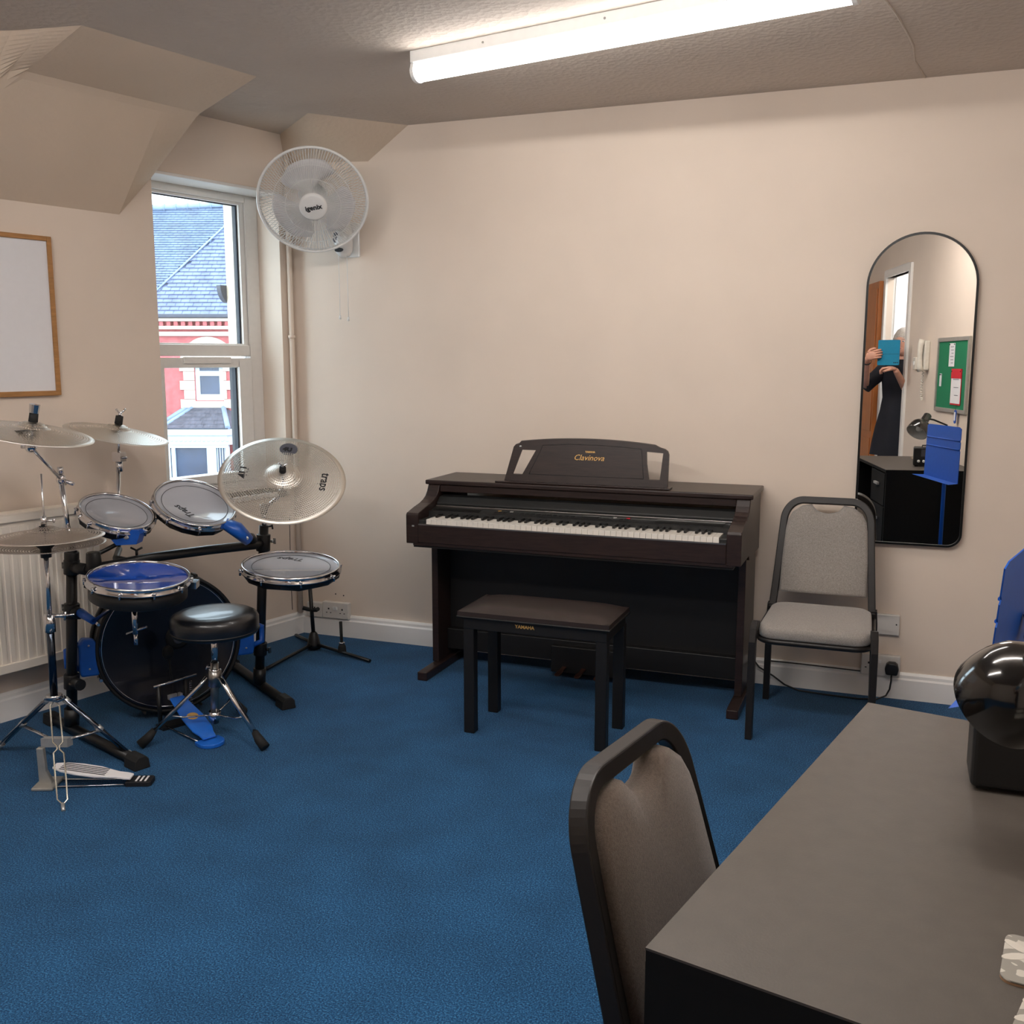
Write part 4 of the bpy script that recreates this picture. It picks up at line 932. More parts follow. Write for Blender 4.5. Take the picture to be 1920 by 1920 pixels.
# snare basket stand held by the rack
R.part('snare_arm', MB().tube([cLs+Vector((.05, -.01, 0)), cLs+Vector((.13, -.03, -.02))], [.017, .013], 12), 'kblue', label='royal blue clamp arm under the snare')
bk0 = sc_-sn*.115+Vector((-.02, 0, 0))
R.part('snare_basket', MB().tube([cLs+Vector((.13, -.03, -.02)), bk0+Vector((-.06, .0, .01)), bk0], .007, 8).tube([bk0, sc_-sn*.082+a*.13], .006, 8).tube([bk0, sc_-sn*.082-a*.13], .006, 8).tube([bk0, sc_-sn*.082+b_*.13], .006, 8).tube([bk0, bk0-Vector((0, 0, .10))], .010, 10).tube([bk0-Vector((.04, .0, .105)), bk0+Vector((.05, 0, -.07))], .004, 6).tube([bk0-Vector((0, 0, .10)), bk0-Vector((0, 0, .14))], .007, 8), 'chrome')
# ------------------------------------------------------------------ bass drum
bn = Vector((.80, -.60, .03)).normalized(); bcn = Vector((.195, -1.240, .292))
T = Thing('bass_drum', 'round black bass drum standing on the carpet behind the stool', 'drum', (.17, -1.22, 0))
a, b_, bn = basis(bn, IR); 
if b_.z < 0: b_ = -b_
RB = .276
T.part('shell', MB().lathe([(RB-.012, -.012), (RB-.010, -.11), (RB-.03, -.11), (RB-.03, -.012)], 72, bcn, bn, close=True), 'black')
hd_ = T.part('drum_head', MB().lathe([(0, -.006), (RB-.02, -.006), (RB-.012, 0), (RB-.012, -.012)], 72, bcn, bn), 'bass')
T.part('front_hoop', MB().lathe([(RB-.012, -.02), (RB-.014, .006), (RB-.006, .010), (RB, .006), (RB, -.022)], 72, bcn, bn, close=True), 'black')
T.part('hoop_inlay', MB().lathe([(RB-.021, -.0045), (RB-.023, -.0025), (RB-.025, -.0045)], 72, bcn, bn), 'chrome')
T.part('rear_hoop', MB().lathe([(RB-.012, -.10), (RB-.014, -.125), (RB, -.125), (RB, -.10)], 72, bcn, bn, close=True), 'black')
T.part('rear_head', MB().lathe([(0, -.116), (RB-.014, -.116)], 48, bcn, bn), 'bass')
T.part('beater_patch', MB().lathe([(0, .004), (.036, .003), (.046, -.004), (.046, -.006)], 32, bcn+b_*.020+bn*.001+a*.029, bn), 'rubber', hd_)
T.part('patch_disc', MB().lathe([(0, .006), (.016, .005), (.020, .001)], 24, bcn+b_*.014+a*.031+bn*.002, bn), 'dial', hd_)
for k in range(8):
    q = 2*PI*(k+.5)/8; d = a*math.cos(q)+b_*math.sin(q)
    T.part('hoop_claw', MB().tube([bcn+d*(RB+.006)+bn*.01, bcn+d*(RB+.006)-bn*.05], .006, 6), 'chrome' if k in (3, 4) else 'black')
for sg in (-1, 1):
    c = bcn+a*sg*(RB+.022)+b_*-.013-bn*.02
    br = T.part('mount_bracket', MB().prism([(-.035, -.075), (.030, -.075), (.036, -.05), (.036, .05), (.020, .072), (-.02, .066), (-.040, .03)], lambda u, v, w: c+a*u*sg+b_*v+bn*w, -.02, .025), 'kblue', bevel=.008, label='royal blue side bracket of the bass drum')
    T.part('bracket_wing', MB().tube([c+a*sg*.03+b_*.05, c+a*sg*.075+b_*.03, c+a*sg*.075-b_*.03, c+a*sg*.03-b_*.045], .012, 8), 'kblue', br)
    T.part('screw', MB().ell(c+bn*.026+b_*.045, (.004,)*3, 8, 6).ell(c+bn*.026-b_*.045, (.004,)*3, 8, 6), 'silver', br)
# ------------------------------------------------------------------ bass pedal
d = (Vector((.50, -1.385, 0))-Vector((.335, -1.335, 0))).normalized()
d = Vector((.70, -.30, 0)).normalized(); e = Vector((-d.y, d.x, 0)); p0 = Vector((.300, -1.345, 0))
T = Thing('bass_pedal', 'blue bass drum pedal beneath the drum stool', 'drum pedal', (.40, -1.39, 0))
def BP(u, v, w): return p0+d*u+e*v+Vector((0, 0, w))
fb = [(0, .028), (.05, .034), (.12, .042), (.19, .040), (.215, .030), (.24, .026)]
fb = fb+[(u, -v) for u, v in fb[::-1]]
T.part('foot_board', MB().prism(fb, lambda u, v, w: BP(u, v, w+.115-.40*u), 0, .008), 'kblue2', bevel=.003)
T.part('board_logo', MB().prism([(.018*math.cos(q)+.12, .022*math.sin(q)) for q in [i*PI/8 for i in range(16)]], lambda u, v, w: BP(u, v, w+.1235-.40*u), 0, .0012), 'gold')
T.part('hinge', MB().prism([(0, .014), (.01, .014), (.01, -.014), (0, -.014)], lambda u, v, w: BP(u-.03, v, w+.115), 0, .012).box(-.02, 0, .016, .026, .113, .13, BP).box(-.02, 0, -.026, -.016, .113, .13, BP), 'silver')
T.part('heel_plate', MB().prism(arc((.245, 0), .05, -PI/2, PI/2, 12)+[(.215, .048), (.215, -.048)], lambda u, v, w: BP(u, v, w), 0, .016), 'kblue2', bevel=.004)
T.part('base_rods', MB().tube([BP(-.02, .04, .01), BP(.23, .03, .01)], .0035, 6).tube([BP(-.02, -.04, .01), BP(.23, -.03, .01)], .0035, 6), 'chrome')
T.part('pedal_post', MB().tube([BP(-.03, .055, 0), BP(-.03, .055, .17)], .008, 8).tube([BP(-.03, -.055, 0), BP(-.03, -.055, .17)], .008, 8).box(-.06, 0, -.06, .06, 0, .012, BP), 'black')
T.part('axle', MB().tube([BP(-.03, -.075, .17), BP(-.03, .10, .18)], .0055, 8), 'chrome')
T.part('spring', MB().tube([BP(-.03, .075, .16-.09*i/60)+Vector((.006*math.cos(i*1.1), .006*math.sin(i*1.1), 0)) for i in range(61)], .0012, 5), 'chrome')
T.part('beater', MB().tube([BP(-.03, 0, .17), BP(-.045, 0, .265)], .004, 8).ell(BP(-.05, 0, .285), (.022, .022, .028), 14, 10), 'rubber')
# ------------------------------------------------------------------ drum throne
tc_ = Vector((.500, -1.375, 0))
T = Thing('drum_throne', 'round black padded drum stool on a chrome tripod', 'stool', tc_)
st = Vector((.522, -1.382, .487)); 
T.part('seat', MB().lathe([(0, .0), (.10, -.001), (.135, -.005), (.150, -.013), (.157, -.026), (.157, -.070), (.152, -.080), (.14, -.084), (0, -.084)], 64, st), 'bvinyl')
T.part('seat_piping', MB().lathe([(.157, -.066), (.1595, -.069), (.157, -.072)], 64, st), 'black')
T.part('column', MB().tube([(.515, -1.38, .40), (.508, -1.378, .28)], .0125, 14), 'chrome'); T.part('lower_column', MB().tube([(.510, -1.379, .29), (.495, -1.374, .055)], .015, 14), 'steel')
T.part('collar', MB().tube([(.508, -1.378, .268), (.507, -1.378, .245)], .021, 14).tube([(.508, -1.378, .27), (.485, -1.39, .273)], .004, 8).tube([(.482, -1.395, .264), (.487, -1.388, .282)], .003, 6), 'chrome')
T.part('hub', MB().tube([(.508, -1.378, .262), (.505, -1.377, .20)], .024, 14), 'steel')
hub_ = Vector((.507, -1.378, .238)); low = Vector((.496, -1.374, .085))
for fx_, fy_ in ((.312, -1.565), (.750, -1.425), (.445, -1.135)):
    ft = Vector((fx_, fy_, .0)); dd = ft-hub_; dh = Vector((dd.x, dd.y, 0)).normalized()
    k1 = hub_+dh*.030; k2 = ft-dh*.045+Vector((0, 0, .055))
    lg = T.part('leg', MB().tube([k1, hub_+dh*.055+Vector((0, 0, -.03)), k2], .0072, 8, True, (1, 1.7)), 'chrome')
    T.part('rubber_foot', MB().tube([k2-(ft-k2)*.15, k2+(ft-k2)*.3, ft+Vector((0, 0, .013))], [.0115, .017, .0185], 14), 'rubber', lg)
    midp = k1*.30+k2*.70
    T.part('brace', MB().tube([low, low*.3+midp*.7-Vector((0, 0, .008)), midp], .0038, 6), 'chrome')
T.part('brace_collar', MB().tube([(.497, -1.374, .10), (.495, -1.374, .07)], .022, 14), 'chrome')
# ------------------------------------------------------------------ hi-hat stand
hb = Vector((.205, -1.840, 0)); ht = Vector((.190, -1.812, 0))
T = Thing('hihat_stand', 'chrome hi-hat stand with open wire leg at the left edge', 'cymbal stand', hb)
def HA(z): t = z/.82; return Vector((hb.x+(ht.x-hb.x)*t, hb.y+(ht.y-hb.y)*t, z))
T.part('upper_tube', MB().tube([HA(.52), HA(.765)], .0085, 12), 'chrome')
T.part('lower_tube', MB().tube([HA(.27), HA(.54)], .0125, 14), mat('dark_chrome', (70, 78, 90), .15, 1))
T.part('height_collar', MB().tube([HA(.49), HA(.55)], .018, 12).tube([HA(.545), HA(.545)+IR*.05], .007, 8).tube([HA(.53)+IR*.05, HA(.56)+IR*.055], .004, 6).tube([HA(.545)+IR*.05, HA(.550)+IR*.085], .0035, 6), 'chrome')
T.part('leg_collar', MB().tube([HA(.262), HA(.275)], .026, 14).box(-.03, .03, -.014, .014, .255, .262, lambda x, y, z: HA(z)+Vector((x, y, 0))), 'chrome')
T.part('centre_rod', MB().tube([HA(.765), HA(1.02)], .0028, 8), 'chrome')
T.part('seat_cup', MB().lathe([(.010, -.05), (.017, -.048), (.017, -.02), (.030, -.008), (.032, 0), (0, .002)], 24, HA(.790)), 'black')
T.part('clutch', MB().lathe([(0, .045), (.009, .045), (.010, .012), (0, .012)], 16, HA(.835)).tube([HA(.865), HA(.865)+IR*.03], .004, 8).ell(HA(.865)+IR*.033, (.006, .004, .008), 8, 6), 'chrome')
T.part('clutch_felt', MB().lathe([(0, .014), (.016, .014), (.018, 0), (0, 0)], 16, HA(.833)), 'rubber')
hm_ = Vector((.165, -1.84, .0))
for sx, fxy in ((-1, (-.150, -1.760)), (1, (.360, -1.660))):
    ft = Vector((fxy[0], fxy[1], 0)); k0 = HA(.262)+(Vector((ft.x, ft.y, .262))-HA(.262)).normalized()*.025; k2 = ft+Vector((0, 0, .014))
    lg = T.part('leg', MB().tube([k0, k2], .0085, 6, True, (1, 1.5)), mat('leg_chrome', (120, 126, 136), .15, 1))
    for t_ in (.06, .52, .96): T.part('leg_clip', MB().tube([k0.lerp(k2, t_-.03), k0.lerp(k2, t_+.03)], .0115, 8), 'silver', lg)
    m1 = k0.lerp(k2, .55); T.part('brace', MB().tube([m1, HA(.115)+Vector((.02*sx, 0, 0))], .005, 6, True, (1, 1.5)), 'chrome')
T.part('frame_bracket', MB().box(-.045, .045, -.012, .012, .095, .125, lambda x, y, z: HA(z)+IR*x+Vector((0, 1, 0))*y), 'silver')
# open wire front leg: two elongated loops
lt = HA(.262); lb = Vector((.432, -2.048, .004)); LD = IR
def WL(t, o_): return lt.lerp(lb, t)+LD*o_
for sg in (-1, 1):
    pts = [(0, .003), (.035, .003), (.075, .016), (.26, .016), (.42, .016), (.455, .004), (.485, .004), (.52, .017), (.75, .017), (.93, .016), (.965, .003), (1.0, .003)]
    T.part('wire_leg', MB().tube([WL(t_, o_*sg) for t_, o_ in pts], .0028, 8), mat('bright_wire', (226, 222, 210), .2, .9))
T.part('leg_tip', MB().tube([WL(.965, 0), WL(1.06, 0)+Vector((0, 0, .012))], .006, 8), 'silver')
# foot pedal
d = Vector((.92, .40, 0)).normalized(); e = Vector((-d.y, d.x, 0)); p0 = Vector((.252, -1.925, 0))
def HP(u, v, w): return p0+d*u+e*v+Vector((0, 0, w))
T.part('side_frame', MB().prism([(-.03, 0), (.005, 0), (.012, .012), (-.006, .05), (-.010, .13), (-.032, .13)], lambda u, v, w: HP(u, w, v), -.010, .012).box(-.04, .03, -.05, .05, 0, .01, HP), 'alum', bevel=.003)
fb = [(0.02, .018), (.05, .034), (.10, .042), (.16, .040), (.20, .028), (.225, .022), (.25, .024), (.27, .020)]; fb = fb+[(u, -v) for u, v in fb[::-1]]
pf_ = T.part('foot_board', MB().prism([(u, v) for u, v in fb], lambda u, v, w: HP(u, v, w+.066-.17*u), 0, .007), 'paper', bevel=.002, label='white foot board with black stripes')
for v_ in (-.024, -.012, 0, .012, .024):
    T.part('tread_line', MB().box(.045, .19, v_-.0016, v_+.0016, 0, .001, lambda u, v, w: HP(u, v, w+.0735-.17*u)), 'ink', pf_)
T.part('toe_stop', MB().prism([(.255, .028), (.33, .030), (.338, .022), (.338, -.022), (.33, -.030), (.255, -.028)], HP, 0, .016), 'ink', bevel=.002)
for u_ in (.285, .30, .315): T.part('tread_bar', MB().box(u_, u_+.006, -.020, .020, .016, .0175, HP), 'paper', pf_)
T.part('base_rods', MB().tube([HP(0, .03, .006), HP(.26, .022, .006)], .003, 6).tube([HP(0, -.03, .006), HP(.26, -.022, .006)], .003, 6), 'chrome')
hc2 = Vector((.190, -1.806, .820))
hatm = cymbal_mat('perforated_hat', .18, (200, 190, 180), .38)
T, p_ = cymbal('hihat_cymbal', 'upper perforated hi-hat cymbal on the left chrome stand', hc2, (-.01, .01, 1), .182, .016, m=hatm)
cc = hc2-Vector((0, 0, .044)); T, p_ = cymbal('hihat_cymbal', 'lower upturned hi-hat cymbal directly beneath the upper one', cc+Vector((0, 0, .0)), (0.0, 0.0, -1), .184, .012, m=hatm)
# ------------------------------------------------------------------ small instrument stand
T = Thing('instrument_stand', 'small black folding tripod instrument stand in the corner', 'instrument stand', (.226, -.237, 0))
sx, sy = .226, -.262
T.part('pole', MB().tube([(sx, sy, .07), (sx-.012, sy, .30)], .0095, 12), 'blackm'); T.part('upper_pole', MB().tube([(sx-.012, sy, .24), (sx-.022, sy, .44)], .007, 12), 'chrome')
T.part('yoke', MB().tube([(sx-.050, sy-.01, .205), (sx-.03, sy, .198), (sx-.005, sy, .196), (sx+.02, sy, .198), (sx+.035, sy-.01, .207)], .010, 10), 'rubber')
T.part('cone_base', MB().lathe([(.012, .088), (.020, .078), (.032, .03), (.034, .008), (0, .006)], 24, (sx, sy, 0)), 'black')
for fx_, fy_ in ((.205, -.63), (.585, -.355), (.02, -.10)):
    T.part('leg', MB().tube([(sx, sy, .03), (fx_, fy_, .009)], .0075, 6, True, (1, 1.3)), 'blackm')
pgx = Vector((.405, -.30, 0))
T.part('peg', MB().tube([pgx+Vector((0, 0, .02)), pgx+Vector((-.004, 0, .165))], [.007, .0075], 12), 'rubber'); T.part('peg_holder', MB().lathe([(.020, 0.018), (.018, .045), (.012, .058), (0, .058)], 20, pgx), 'rubber'); T.part('peg_collar', MB().lathe([(.011, .058), (.014, .060), (.014, .064), (0, .065)], 20, pgx), 'chrome')

# ================================================================== PERSON IN THE DOORWAY (seen in the mirror)
FW = Vector((-math.sin(YAW), math.cos(YAW), 0)); RT = IR
PB = Vector((2.875, -4.775, 0))
def Q(r, f, z): return PB+RT*r+FW*f+Vector((0, 0, z))
T = Thing('person', 'person in a long dark top holding up a phone, reflected in the mirror', 'person', PB)
def skin_obj(name, nodes, edges, m, parent=None, sub=2):
    me = bpy.data.meshes.new(name); me.from_pydata([T.inv @ p for p, r in nodes], edges, []); me.materials.append(M_[m])
    o = bpy.data.objects.new(name, me); COL.objects.link(o); o.parent = parent or T.o
    md = o.modifiers.new('skin', 'SKIN'); md.use_smooth_shade = True
    for i, (p, r) in enumerate(nodes): me.skin_vertices[0].data[i].radius = (r, r) if isinstance(r, float) else r
    me.skin_vertices[0].data[0].use_root = True
    o.modifiers.new('sub', 'SUBSURF').levels = sub; o.modifiers['sub'].render_levels = sub
    return o
CB = Vector((2.755, -4.372, 1.468))    # phone case centre (just behind the lens)
LH = CB-RT*.155+FW*.040-Vector((0, 0, .030)); RH = CB+RT*.062-Vector((0, 0, .128))+FW*.012
LE = Q(-.265, .13, 1.19); RE = Q(.095, .10, 1.13)
nodes = [(Q(0, 0, .92), (.135, .10)), (Q(0, 0, 1.10), (.115, .09)), (Q(0, .0, 1.27), (.13, .09)), (Q(0, -.01, 1.37), (.10, .07)), (Q(0, 0, 1.42), (.05, .05)), (Q(0, .02, 1.47), (.048, .048)),
         (Q(-.155, 0, 1.345), .052), (LE, .038), (LH-(LH-LE)*.01, .024), (Q(.155, 0, 1.345), .052), (RE, .038), (RH-(RH-RE)*.01, .024),
         (Q(-.085, 0, .86), .085), (Q(-.09, .01, .48), .055), (Q(-.09, -.01, .10), .036), (Q(-.09, .10, .035), .032),
         (Q(.085, 0, .86), .085), (Q(.09, .01, .48), .055), (Q(.09, -.01, .10), .036), (Q(.09, .10, .035), .032)]
ed = [(0, 1), (1, 2), (2, 3), (3, 4), (4, 5), (2, 6), (6, 7), (7, 8), (2, 9), (9, 10), (10, 11), (0, 12), (12, 13), (13, 14), (14, 15), (0, 16), (16, 17), (17, 18), (18, 19)]
body = skin_obj('body', nodes, ed, 'skin')
# head
hcP = Q(.0, .035, 1.555)
hr = Matrix((RT, FW, Vector((0, 0, 1)))).transposed()
hdm = MB().ell(hcP, (.072, .088, .108), 32, 20, hr); hdm.ell(hcP-Vector((0, 0, .045))+FW*.02, (.055, .062, .062), 20, 12, hr)
head = T.part('head', hdm, 'skin')
T.part('nose', MB().ell(hcP+FW*.090-Vector((0, 0, .012)), (.011, .016, .022), 12, 8, hr), 'skin', head)
for sg in (-1, 1):
    T.part('eye', MB().ell(hcP+FW*.080+RT*sg*.030+Vector((0, 0, .008)), (.012, .006, .006), 12, 8, hr), 'paper', head)
    T.part('pupil', MB().ell(hcP+FW*.0855+RT*sg*.030+Vector((0, 0, .008)), (.0045, .002, .0045), 10, 6, hr), 'ink', head)
    T.part('eyebrow', MB().ell(hcP+FW*.081+RT*sg*.030+Vector((0, 0, .026)), (.016, .005, .003), 10, 6, hr), 'hair', head)
    T.part('ear', MB().ell(hcP+RT*sg*.073-Vector((0, 0, .006)), (.010, .020, .028), 12, 8, hr), 'skin', head)
T.part('mouth', MB().ell(hcP+FW*.080-Vector((0, 0, .050)), (.020, .006, .005), 12, 6, hr), mat('lips', (176, 96, 90), .5), head)
# hair cap
hb_ = MB(); vs = []; seg, rg = 36, 14
for i in range(rg+1):
    for k in range(seg):
        q = 2*PI*k/seg; ph = PI*i/rg*(.66-.27*max(0, math.sin(q))); x, y, z = math.sin(ph)*math.cos(q), math.sin(ph)*math.sin(q), math.cos(ph)
        k2 = 1.0
        wv = .004*math.sin(k*3.1+i)
        p = Vector(((.079+wv)*x*k2, (.095+wv)*y*k2-(.0 if y < 0 else 0), (.119+wv)*z*k2+.002))
        vs.append(hcP-FW*.006+hr @ p)
hb_.add(vs, [(i*seg+k, i*seg+(k+1) % seg, (i+1)*seg+(k+1) % seg, (i+1)*seg+k) for i in range(rg) for k in range(seg)], True)
T.part('hair', hb_, 'hair', head)
# tunic
tn = MB(); vs = []; seg = 36
lv = [(1.415, .062, .058), (1.40, .105, .075), (1.375, .165, .092), (1.33, .185, .105), (1.24, .170, .118), (1.10, .155, .118), (.98, .175, .130), (.85, .205, .150), (.72, .225, .165), (.62, .235, .172)]
for z, rx, ry in lv:
    for k in range(seg):
        q = 2*PI*k/seg; w = 1+(.03*math.sin(q*7+z*3) if z < 1.1 else 0); vs.append(Q(rx*math.cos(q)*w, ry*math.sin(q)*w, z))
tn.add(vs, [(i*seg+k, i*seg+(k+1) % seg, (i+1)*seg+(k+1) % seg, (i+1)*seg+k) for i in range(len(lv)-1) for k in range(seg)], True)
T.part('tunic', tn, 'cloth')
for sh, eb in ((Q(-.14, 0, 1.345), LE), (Q(.14, 0, 1.345), RE)):
    T.part('sleeve', MB().tube([sh+Vector((0, 0, .01)), sh.lerp(eb, .35), sh.lerp(eb, .7), eb.lerp(sh, -.02)], [.062, .060, .056, .058], 18), 'cloth')
T.part('trousers', MB().tube([Q(-.09, .0, .80), Q(-.09, .005, .45), Q(-.09, -.01, .09)], [.09, .075, .065], 18).tube([Q(.09, .0, .80), Q(.09, .005, .45), Q(.09, -.01, .09)], [.09, .075, .065], 18), 'cloth')
for sg in (-1, 1): T.part('shoe', MB().tube([Q(sg*.09, -.07, .04), Q(sg*.09, .0, .045), Q(sg*.09, .09, .04), Q(sg*.09, .16, .03)], [.038, .042, .042, .026], 14, True, (.85, 1)), 'black')
T.part('wristband', MB().lathe([(.031, -.006), (.034, -.006), (.034, .006), (.031, .006)], 20, LH-(LH-LE)*.16, (LH-LE)), 'ink')
# hands
def hand(base, palm_dir, side, curl, spread, name='hand'):
    "palm_dir: along fingers; side: towards thumb; curl: bend direction"
    u = Vector(palm_dir).normalized(); s_ = Vector(side); s_ = (s_-u*s_.dot(u)).normalized(); c = Vector(curl); c = (c-u*c.dot(u)-s_*c.dot(s_)).normalized()
    hm = MB(); rot = Matrix((s_, u, c)).transposed()
    hm.ell(base+u*.030, (.036, .044, .016), 18, 12, rot)
    for i, (off, ln) in enumerate(((.026, .070), (.009, .078), (-.009, .073), (-.026, .058))):
        p = base+u*.058+s_*off; a1 = p+u*ln*.42+c*ln*.10+s_*off*spread; a2 = a1+u*ln*.22+c*ln*.30; a3 = a2-u*ln*.03+c*ln*.26
        hm.tube([p-u*.02, p, a1, a2, a3], [.009, .0092, .0085, .0078, .0058], 10); hm.ell(a3, (.0060,)*3, 8, 6)
    t0 = base+u*.012+s_*.026; hm.tube([t0, t0+s_*.020+u*.016+c*.010, t0+s_*.026+u*.040+c*.022, t0+s_*.020+u*.058+c*.030], [.013, .0115, .0095, .007], 10)
    return T.part(name, hm, 'skin')
caseL = CB-RT*.080
hand(LH, RT+Vector((0, 0, .25)), Vector((0, 0, 1)), -FW, .12)
hand(RH, -RT+Vector((0, 0, .12)), FW, Vector((0, 0, -1)), .15)
ph = Thing('phone_in_case', 'teal folding phone case held up by the person in the mirror', 'phone', CB)
def CP(r, z, f): return CB+RT*r+Vector((0, 0, z))+FW*f
cs = ph.part('case', MB().prism(rrect(.088, .100, .008), lambda u, v, w: CP(u-.0, v, w), -.006, .002), 'case', bevel=.002)
ph.part('case_fold', MB().box(-.085, .085, -.001, .001, .0021, .0030, lambda x, y, z: CP(x, y-.012, z)), 'ink', cs)
ph.part('phone', MB().prism(rrect(.078, .040, .008), lambda u, v, w: CP(u, v-.04, w), -.014, -.0062), 'black', bevel=.001)
for i in range(3): ph.part('lens', MB().lathe([(0, .0012), (.004, .0012), (.005, 0)], 16, CP(.048+.014*i, -.080, .0022), FW), 'ink', cs)

# ================================================================== HOUSE ACROSS THE STREET
DH = 34.0
def HF(u, z, o=0.0): return Vector((CAMP.x, CAMP.y, 0))+FW*(DH-o)+IR*u+Vector((0, 0, z))
T = Thing('terraced_house', 'red brick terraced house with slate roof across the street', 'house', HF(-10.3, -4))
def hb3(mb, u0, u1, z0, z1, o0, o1): return mb.box(u0, u1, z0, z1, o0, o1, lambda x, y, z: HF(x, y, z))
T.part('brick_wall', hb3(MB(), -17, -10.72, -5, 2.75, -5, 0).box(0, 0, 0, 0, 0, 0) if False else hb3(hb3(hb3(hb3(MB(), -17, -10.66, -5, 2.75, -4, 0), -9.72, -4, -5, 2.75, -4, 0), -10.66, -9.72, 1.9, 2.75, -4, 0), -10.66, -9.72, -5, 0.0, -4, 0), 'brick')
T.part('gutter', hb3(MB(), -17, -4, 2.73, 2.86, -.05, .32), 'gutter', bevel=.03)
T.part('cornice', hb3(MB(), -17, -4, 2.62, 2.72, -.02, .22), 'stone')
T.part('cornice', hb3(MB(), -17, -4, 2.36, 2.47, -.02, .16), 'stone')
T.part('cornice', hb3(MB(), -17, -4, 2.14, 2.28, -.02, .10), 'stone')
i = 0
for k in range(26):
    u = -13.9+k*.242; T.part('dentil_brick', hb3(MB(), u, u+.13, 2.475, 2.615, -.02, .17), 'brick')
# round brick arch over the window
pa_ = [( -10.19+.98*math.cos(q), 1.10+1.02*math.sin(q)) for q in [PI*i/20 for i in range(21)]]
T.part('window_arch', MB().prism([(u, z) for u, z in pa_], lambda u, v, w: HF(u, v, w), 0, .05), 'stone')
for side, us in ((-1, (-11.17, -11.04)), (1, (-9.48, -9.61))):
    z = 1.9; k = 0
    while z > -.05:
        zz = z-.31; u_out = us[k % 2]; u_in = -10.68 if side < 0 else -9.70
        T.part('quoin', hb3(MB(), min(u_out, u_in), max(u_out, u_in), zz+.01, z-.005, -.02, .055), 'stone'); z = zz; k += 1
T.part('window_sill', hb3(MB(), -11.02, -9.55, -.24, -.03, -.02, .12), 'stone')
wfr = T.part('window_frame', hb3(hb3(hb3(hb3(hb3(MB(), -10.66, -10.52, 0, 1.9, -.12, -.04), -9.86, -9.72, 0, 1.9, -.12, -.04), -10.52, -9.86, 0, .20, -.12, -.04), -10.52, -9.86, .82, .98, -.12, -.04), -10.52, -9.86, 1.78, 1.9, -.12, -.04), 'hwhite')
T.part('pane', hb3(MB(), -10.52, -9.86, .2, .82, -.10, -.08), 'hglass', wfr); T.part('pane', hb3(MB(), -10.52, -9.86, .98, 1.78, -.10, -.08), 'hglass', wfr)
# roof: front slope and the main slope behind, in slate courses
def slates(name, m, fn, u0, u1, v1, cw, ch, inside):
    mb = MB(); row = 0; v = 0
    while v < v1:
        u = u0-(cw/2 if row % 2 else 0)
        while u < u1:
            if inside(u+cw/2, v+ch/2):
                j = random.uniform(0, .006); mb.add([fn(u+.006, v, .035+j), fn(u+cw-.006, v, .035+random.uniform(0, .01)), fn(u+cw-.006, v+ch*1.05, .004), fn(u+.006, v+ch*1.05, .004), fn(u+.006, v, 0), fn(u+cw-.006, v, 0)], [(0, 1, 2, 3), (4, 5, 1, 0)])
            u += cw
        v += ch; row += 1
    return T.part(name, mb, m, kind='stuff')
# front slope (lower right): rises away from the gutter
def RA(u, v, h): return HF(u, 2.84+v*.72, -v*.68+h*.7)+Vector((0, 0, h*.7))
def RBf(u, v, h): return HF(u, 2.84+v*.74, -.12-v*.66+h*.7)+Vector((0, 0, h*.7))
slope = (6.35-3.75)/(10.15-12.5)
T.part('roof_deck', MB().add([RA(-17, 0, -.03), RA(-4, 0, -.03), RA(-4, 6.05, -.03), RA(-17, 5.12, -.03)], [(0, 1, 2, 3)]), 'slate')
def zline(u): return (u+12.75)*.93+1.5      # valley in slope coordinates
slates('front_slates', 'slate', RA, -17, -4, 5.5, .30, .19, lambda u, v: v < (u+11.984)*1.886+1.266 and u < -8 or u >= -8)
slates('main_slates', 'slate2', RA, -17, -4, 5.5, .26, .125, lambda u, v: v >= (u+11.984)*1.886+1.266 and u < -8)
T.part('valley_strip', MB().tube([RA(-12.655, 0, .05), RA(-9.75, 5.48, .05)], .035, 6), 'lead')
T.part('ridge_tiles', MB().tube([RA(-17, 5.15, .05), RA(-13.1, 5.45, .05), RA(-10.4, 5.66, .05), RA(-4, 6.1, .05)], .11, 8), 'lead')
for k in range(30): T.part('ridge_roll', MB().lathe([(.10, -.02), (.14, -.02), (.14, .02), (.10, .02)], 10, RA(-16+k*.42, 5.225+k*.0325, .05), IR), 'lead')
# bay window
bo = 1.2
bay = [(-11.72, 0), (-11.40, bo), (-9.35, bo), (-8.6, 0)]
T.part('bay_wall', MB().prism(bay, lambda u, v, w: HF(u, w, v), -5, -2.9), 'stone')
T.part('bay_cornice', MB().prism([(u+(-.1 if u < -10 else .1), v+(.12 if v else 0)) for u, v in bay], lambda u, v, w: HF(u, w, v), -1.10, -.88), 'hwhite', bevel=.04)
T.part('bay_frieze', MB().prism([(u+(-.03 if u < -10 else .03), v+(.04 if v else 0)) for u, v in bay], lambda u, v, w: HF(u, w, v), -1.40, -1.10), 'hwhite')
for k in range(14):
    u = -11.30+k*.152; T.part('frieze_disc', MB().lathe([(0, .03), (.05, .03), (.065, 0)], 14, HF(u, -1.24, bo+.04), -FW), 'hwhite')
for u0, u1 in ((-11.40, -11.22), (-11.18, -11.06), (-10.02, -9.72), (-9.40, -9.30)): T.part('bay_mullion', hb3(MB(), u0, u1, -2.9, -1.40, bo-.15, bo), 'hwhite')
T.part('bay_transom', hb3(MB(), -11.40, -9.3, -1.50, -1.40, bo-.15, bo+.01), 'hwhite'); T.part('bay_transom', hb3(MB(), -11.40, -9.3, -3.0, -2.88, bo-.15, bo+.05), 'hwhite')
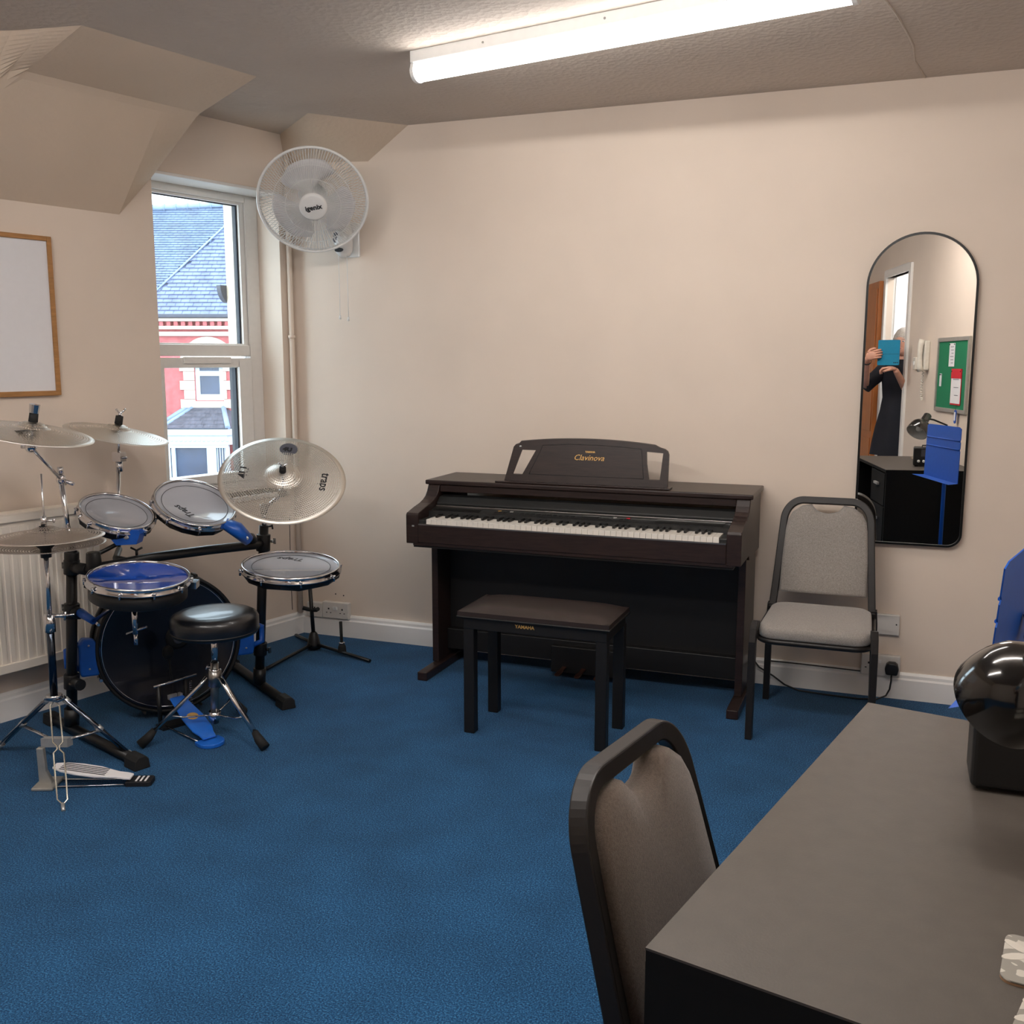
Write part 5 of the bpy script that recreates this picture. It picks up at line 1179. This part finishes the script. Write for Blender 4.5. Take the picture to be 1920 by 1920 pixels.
T.part('bay_pane', hb3(MB(), -11.06, -10.02, -2.9, -1.5, bo-.10, bo-.08), 'hglass'); T.part('bay_pane', hb3(MB(), -9.72, -9.40, -2.9, -1.5, bo-.10, bo-.08), 'hglass')
for k in range(4): T.part('curtain_fold', hb3(MB(), -9.70+k*.08, -9.67+k*.08, -2.9, -1.5, bo-.09, bo-.07), 'hwhite')
top = [(-10.95, 0, -.25), (-9.55, 0, -.25)]
E0 = [HF(-11.80, -.86, 0), HF(-11.48, -.86, bo+.1), HF(-9.27, -.86, bo+.1), HF(-8.5, -.86, 0), HF(-10.75, -.22, .02), HF(-9.75, -.22, .02)]
T.part('bay_roof', MB().add(E0, [(0, 1, 4), (1, 2, 5, 4), (2, 3, 5)]), 'slate3')
def BR(u, v): # on front face of bay roof v 0..1
    a_ = Vector(E0[1]).lerp(E0[2], u); b2 = Vector(E0[4]).lerp(E0[5], u); return a_.lerp(b2, v)
mb = MB()
for r in range(6):
    for c_ in range(9):
        u0 = (c_+(.5 if r % 2 else 0))/9.5; v0 = r/6; up = Vector((0, 0, .03)); mb.add([BR(u0, v0)+up, BR(min(1, u0+.1), v0)+up, BR(min(1, u0+.1), v0+.17)+up*.2, BR(u0, v0+.17)+up*.2, BR(u0, v0), BR(min(1, u0+.1), v0)], [(0, 1, 2, 3), (4, 5, 1, 0)])
T.part('bay_slates', mb, 'slate3', kind='stuff')
T.part('lead_hip', MB().tube([E0[1], E0[4]], .07, 6), 'lead'); T.part('lead_hip', MB().tube([E0[2]+Vector((0, 0, .02)), E0[5]], .09, 6), 'lead'); T.part('lead_hip', MB().tube([E0[4], E0[5]], .06, 6), 'lead')
T.part('lead_hip', MB().tube([E0[0]+Vector((0, 0, .1)), E0[4]+Vector((0, 0, .1))], .10, 6), 'lead')
T.part('eave_line', MB().tube([E0[1], E0[2]], .03, 6), 'gutter')
# pavement/street far below outside
b = MB().add([HF(-60, -5, -10), HF(40, -5, -10), HF(40, -5, 33), HF(-60, -5, 33)], [(0, 1, 2, 3)])
M_['street'] = mat('grey_street', (120, 120, 124), .8, var=.1, vs=1)
struct(b.build('street', 'street'))
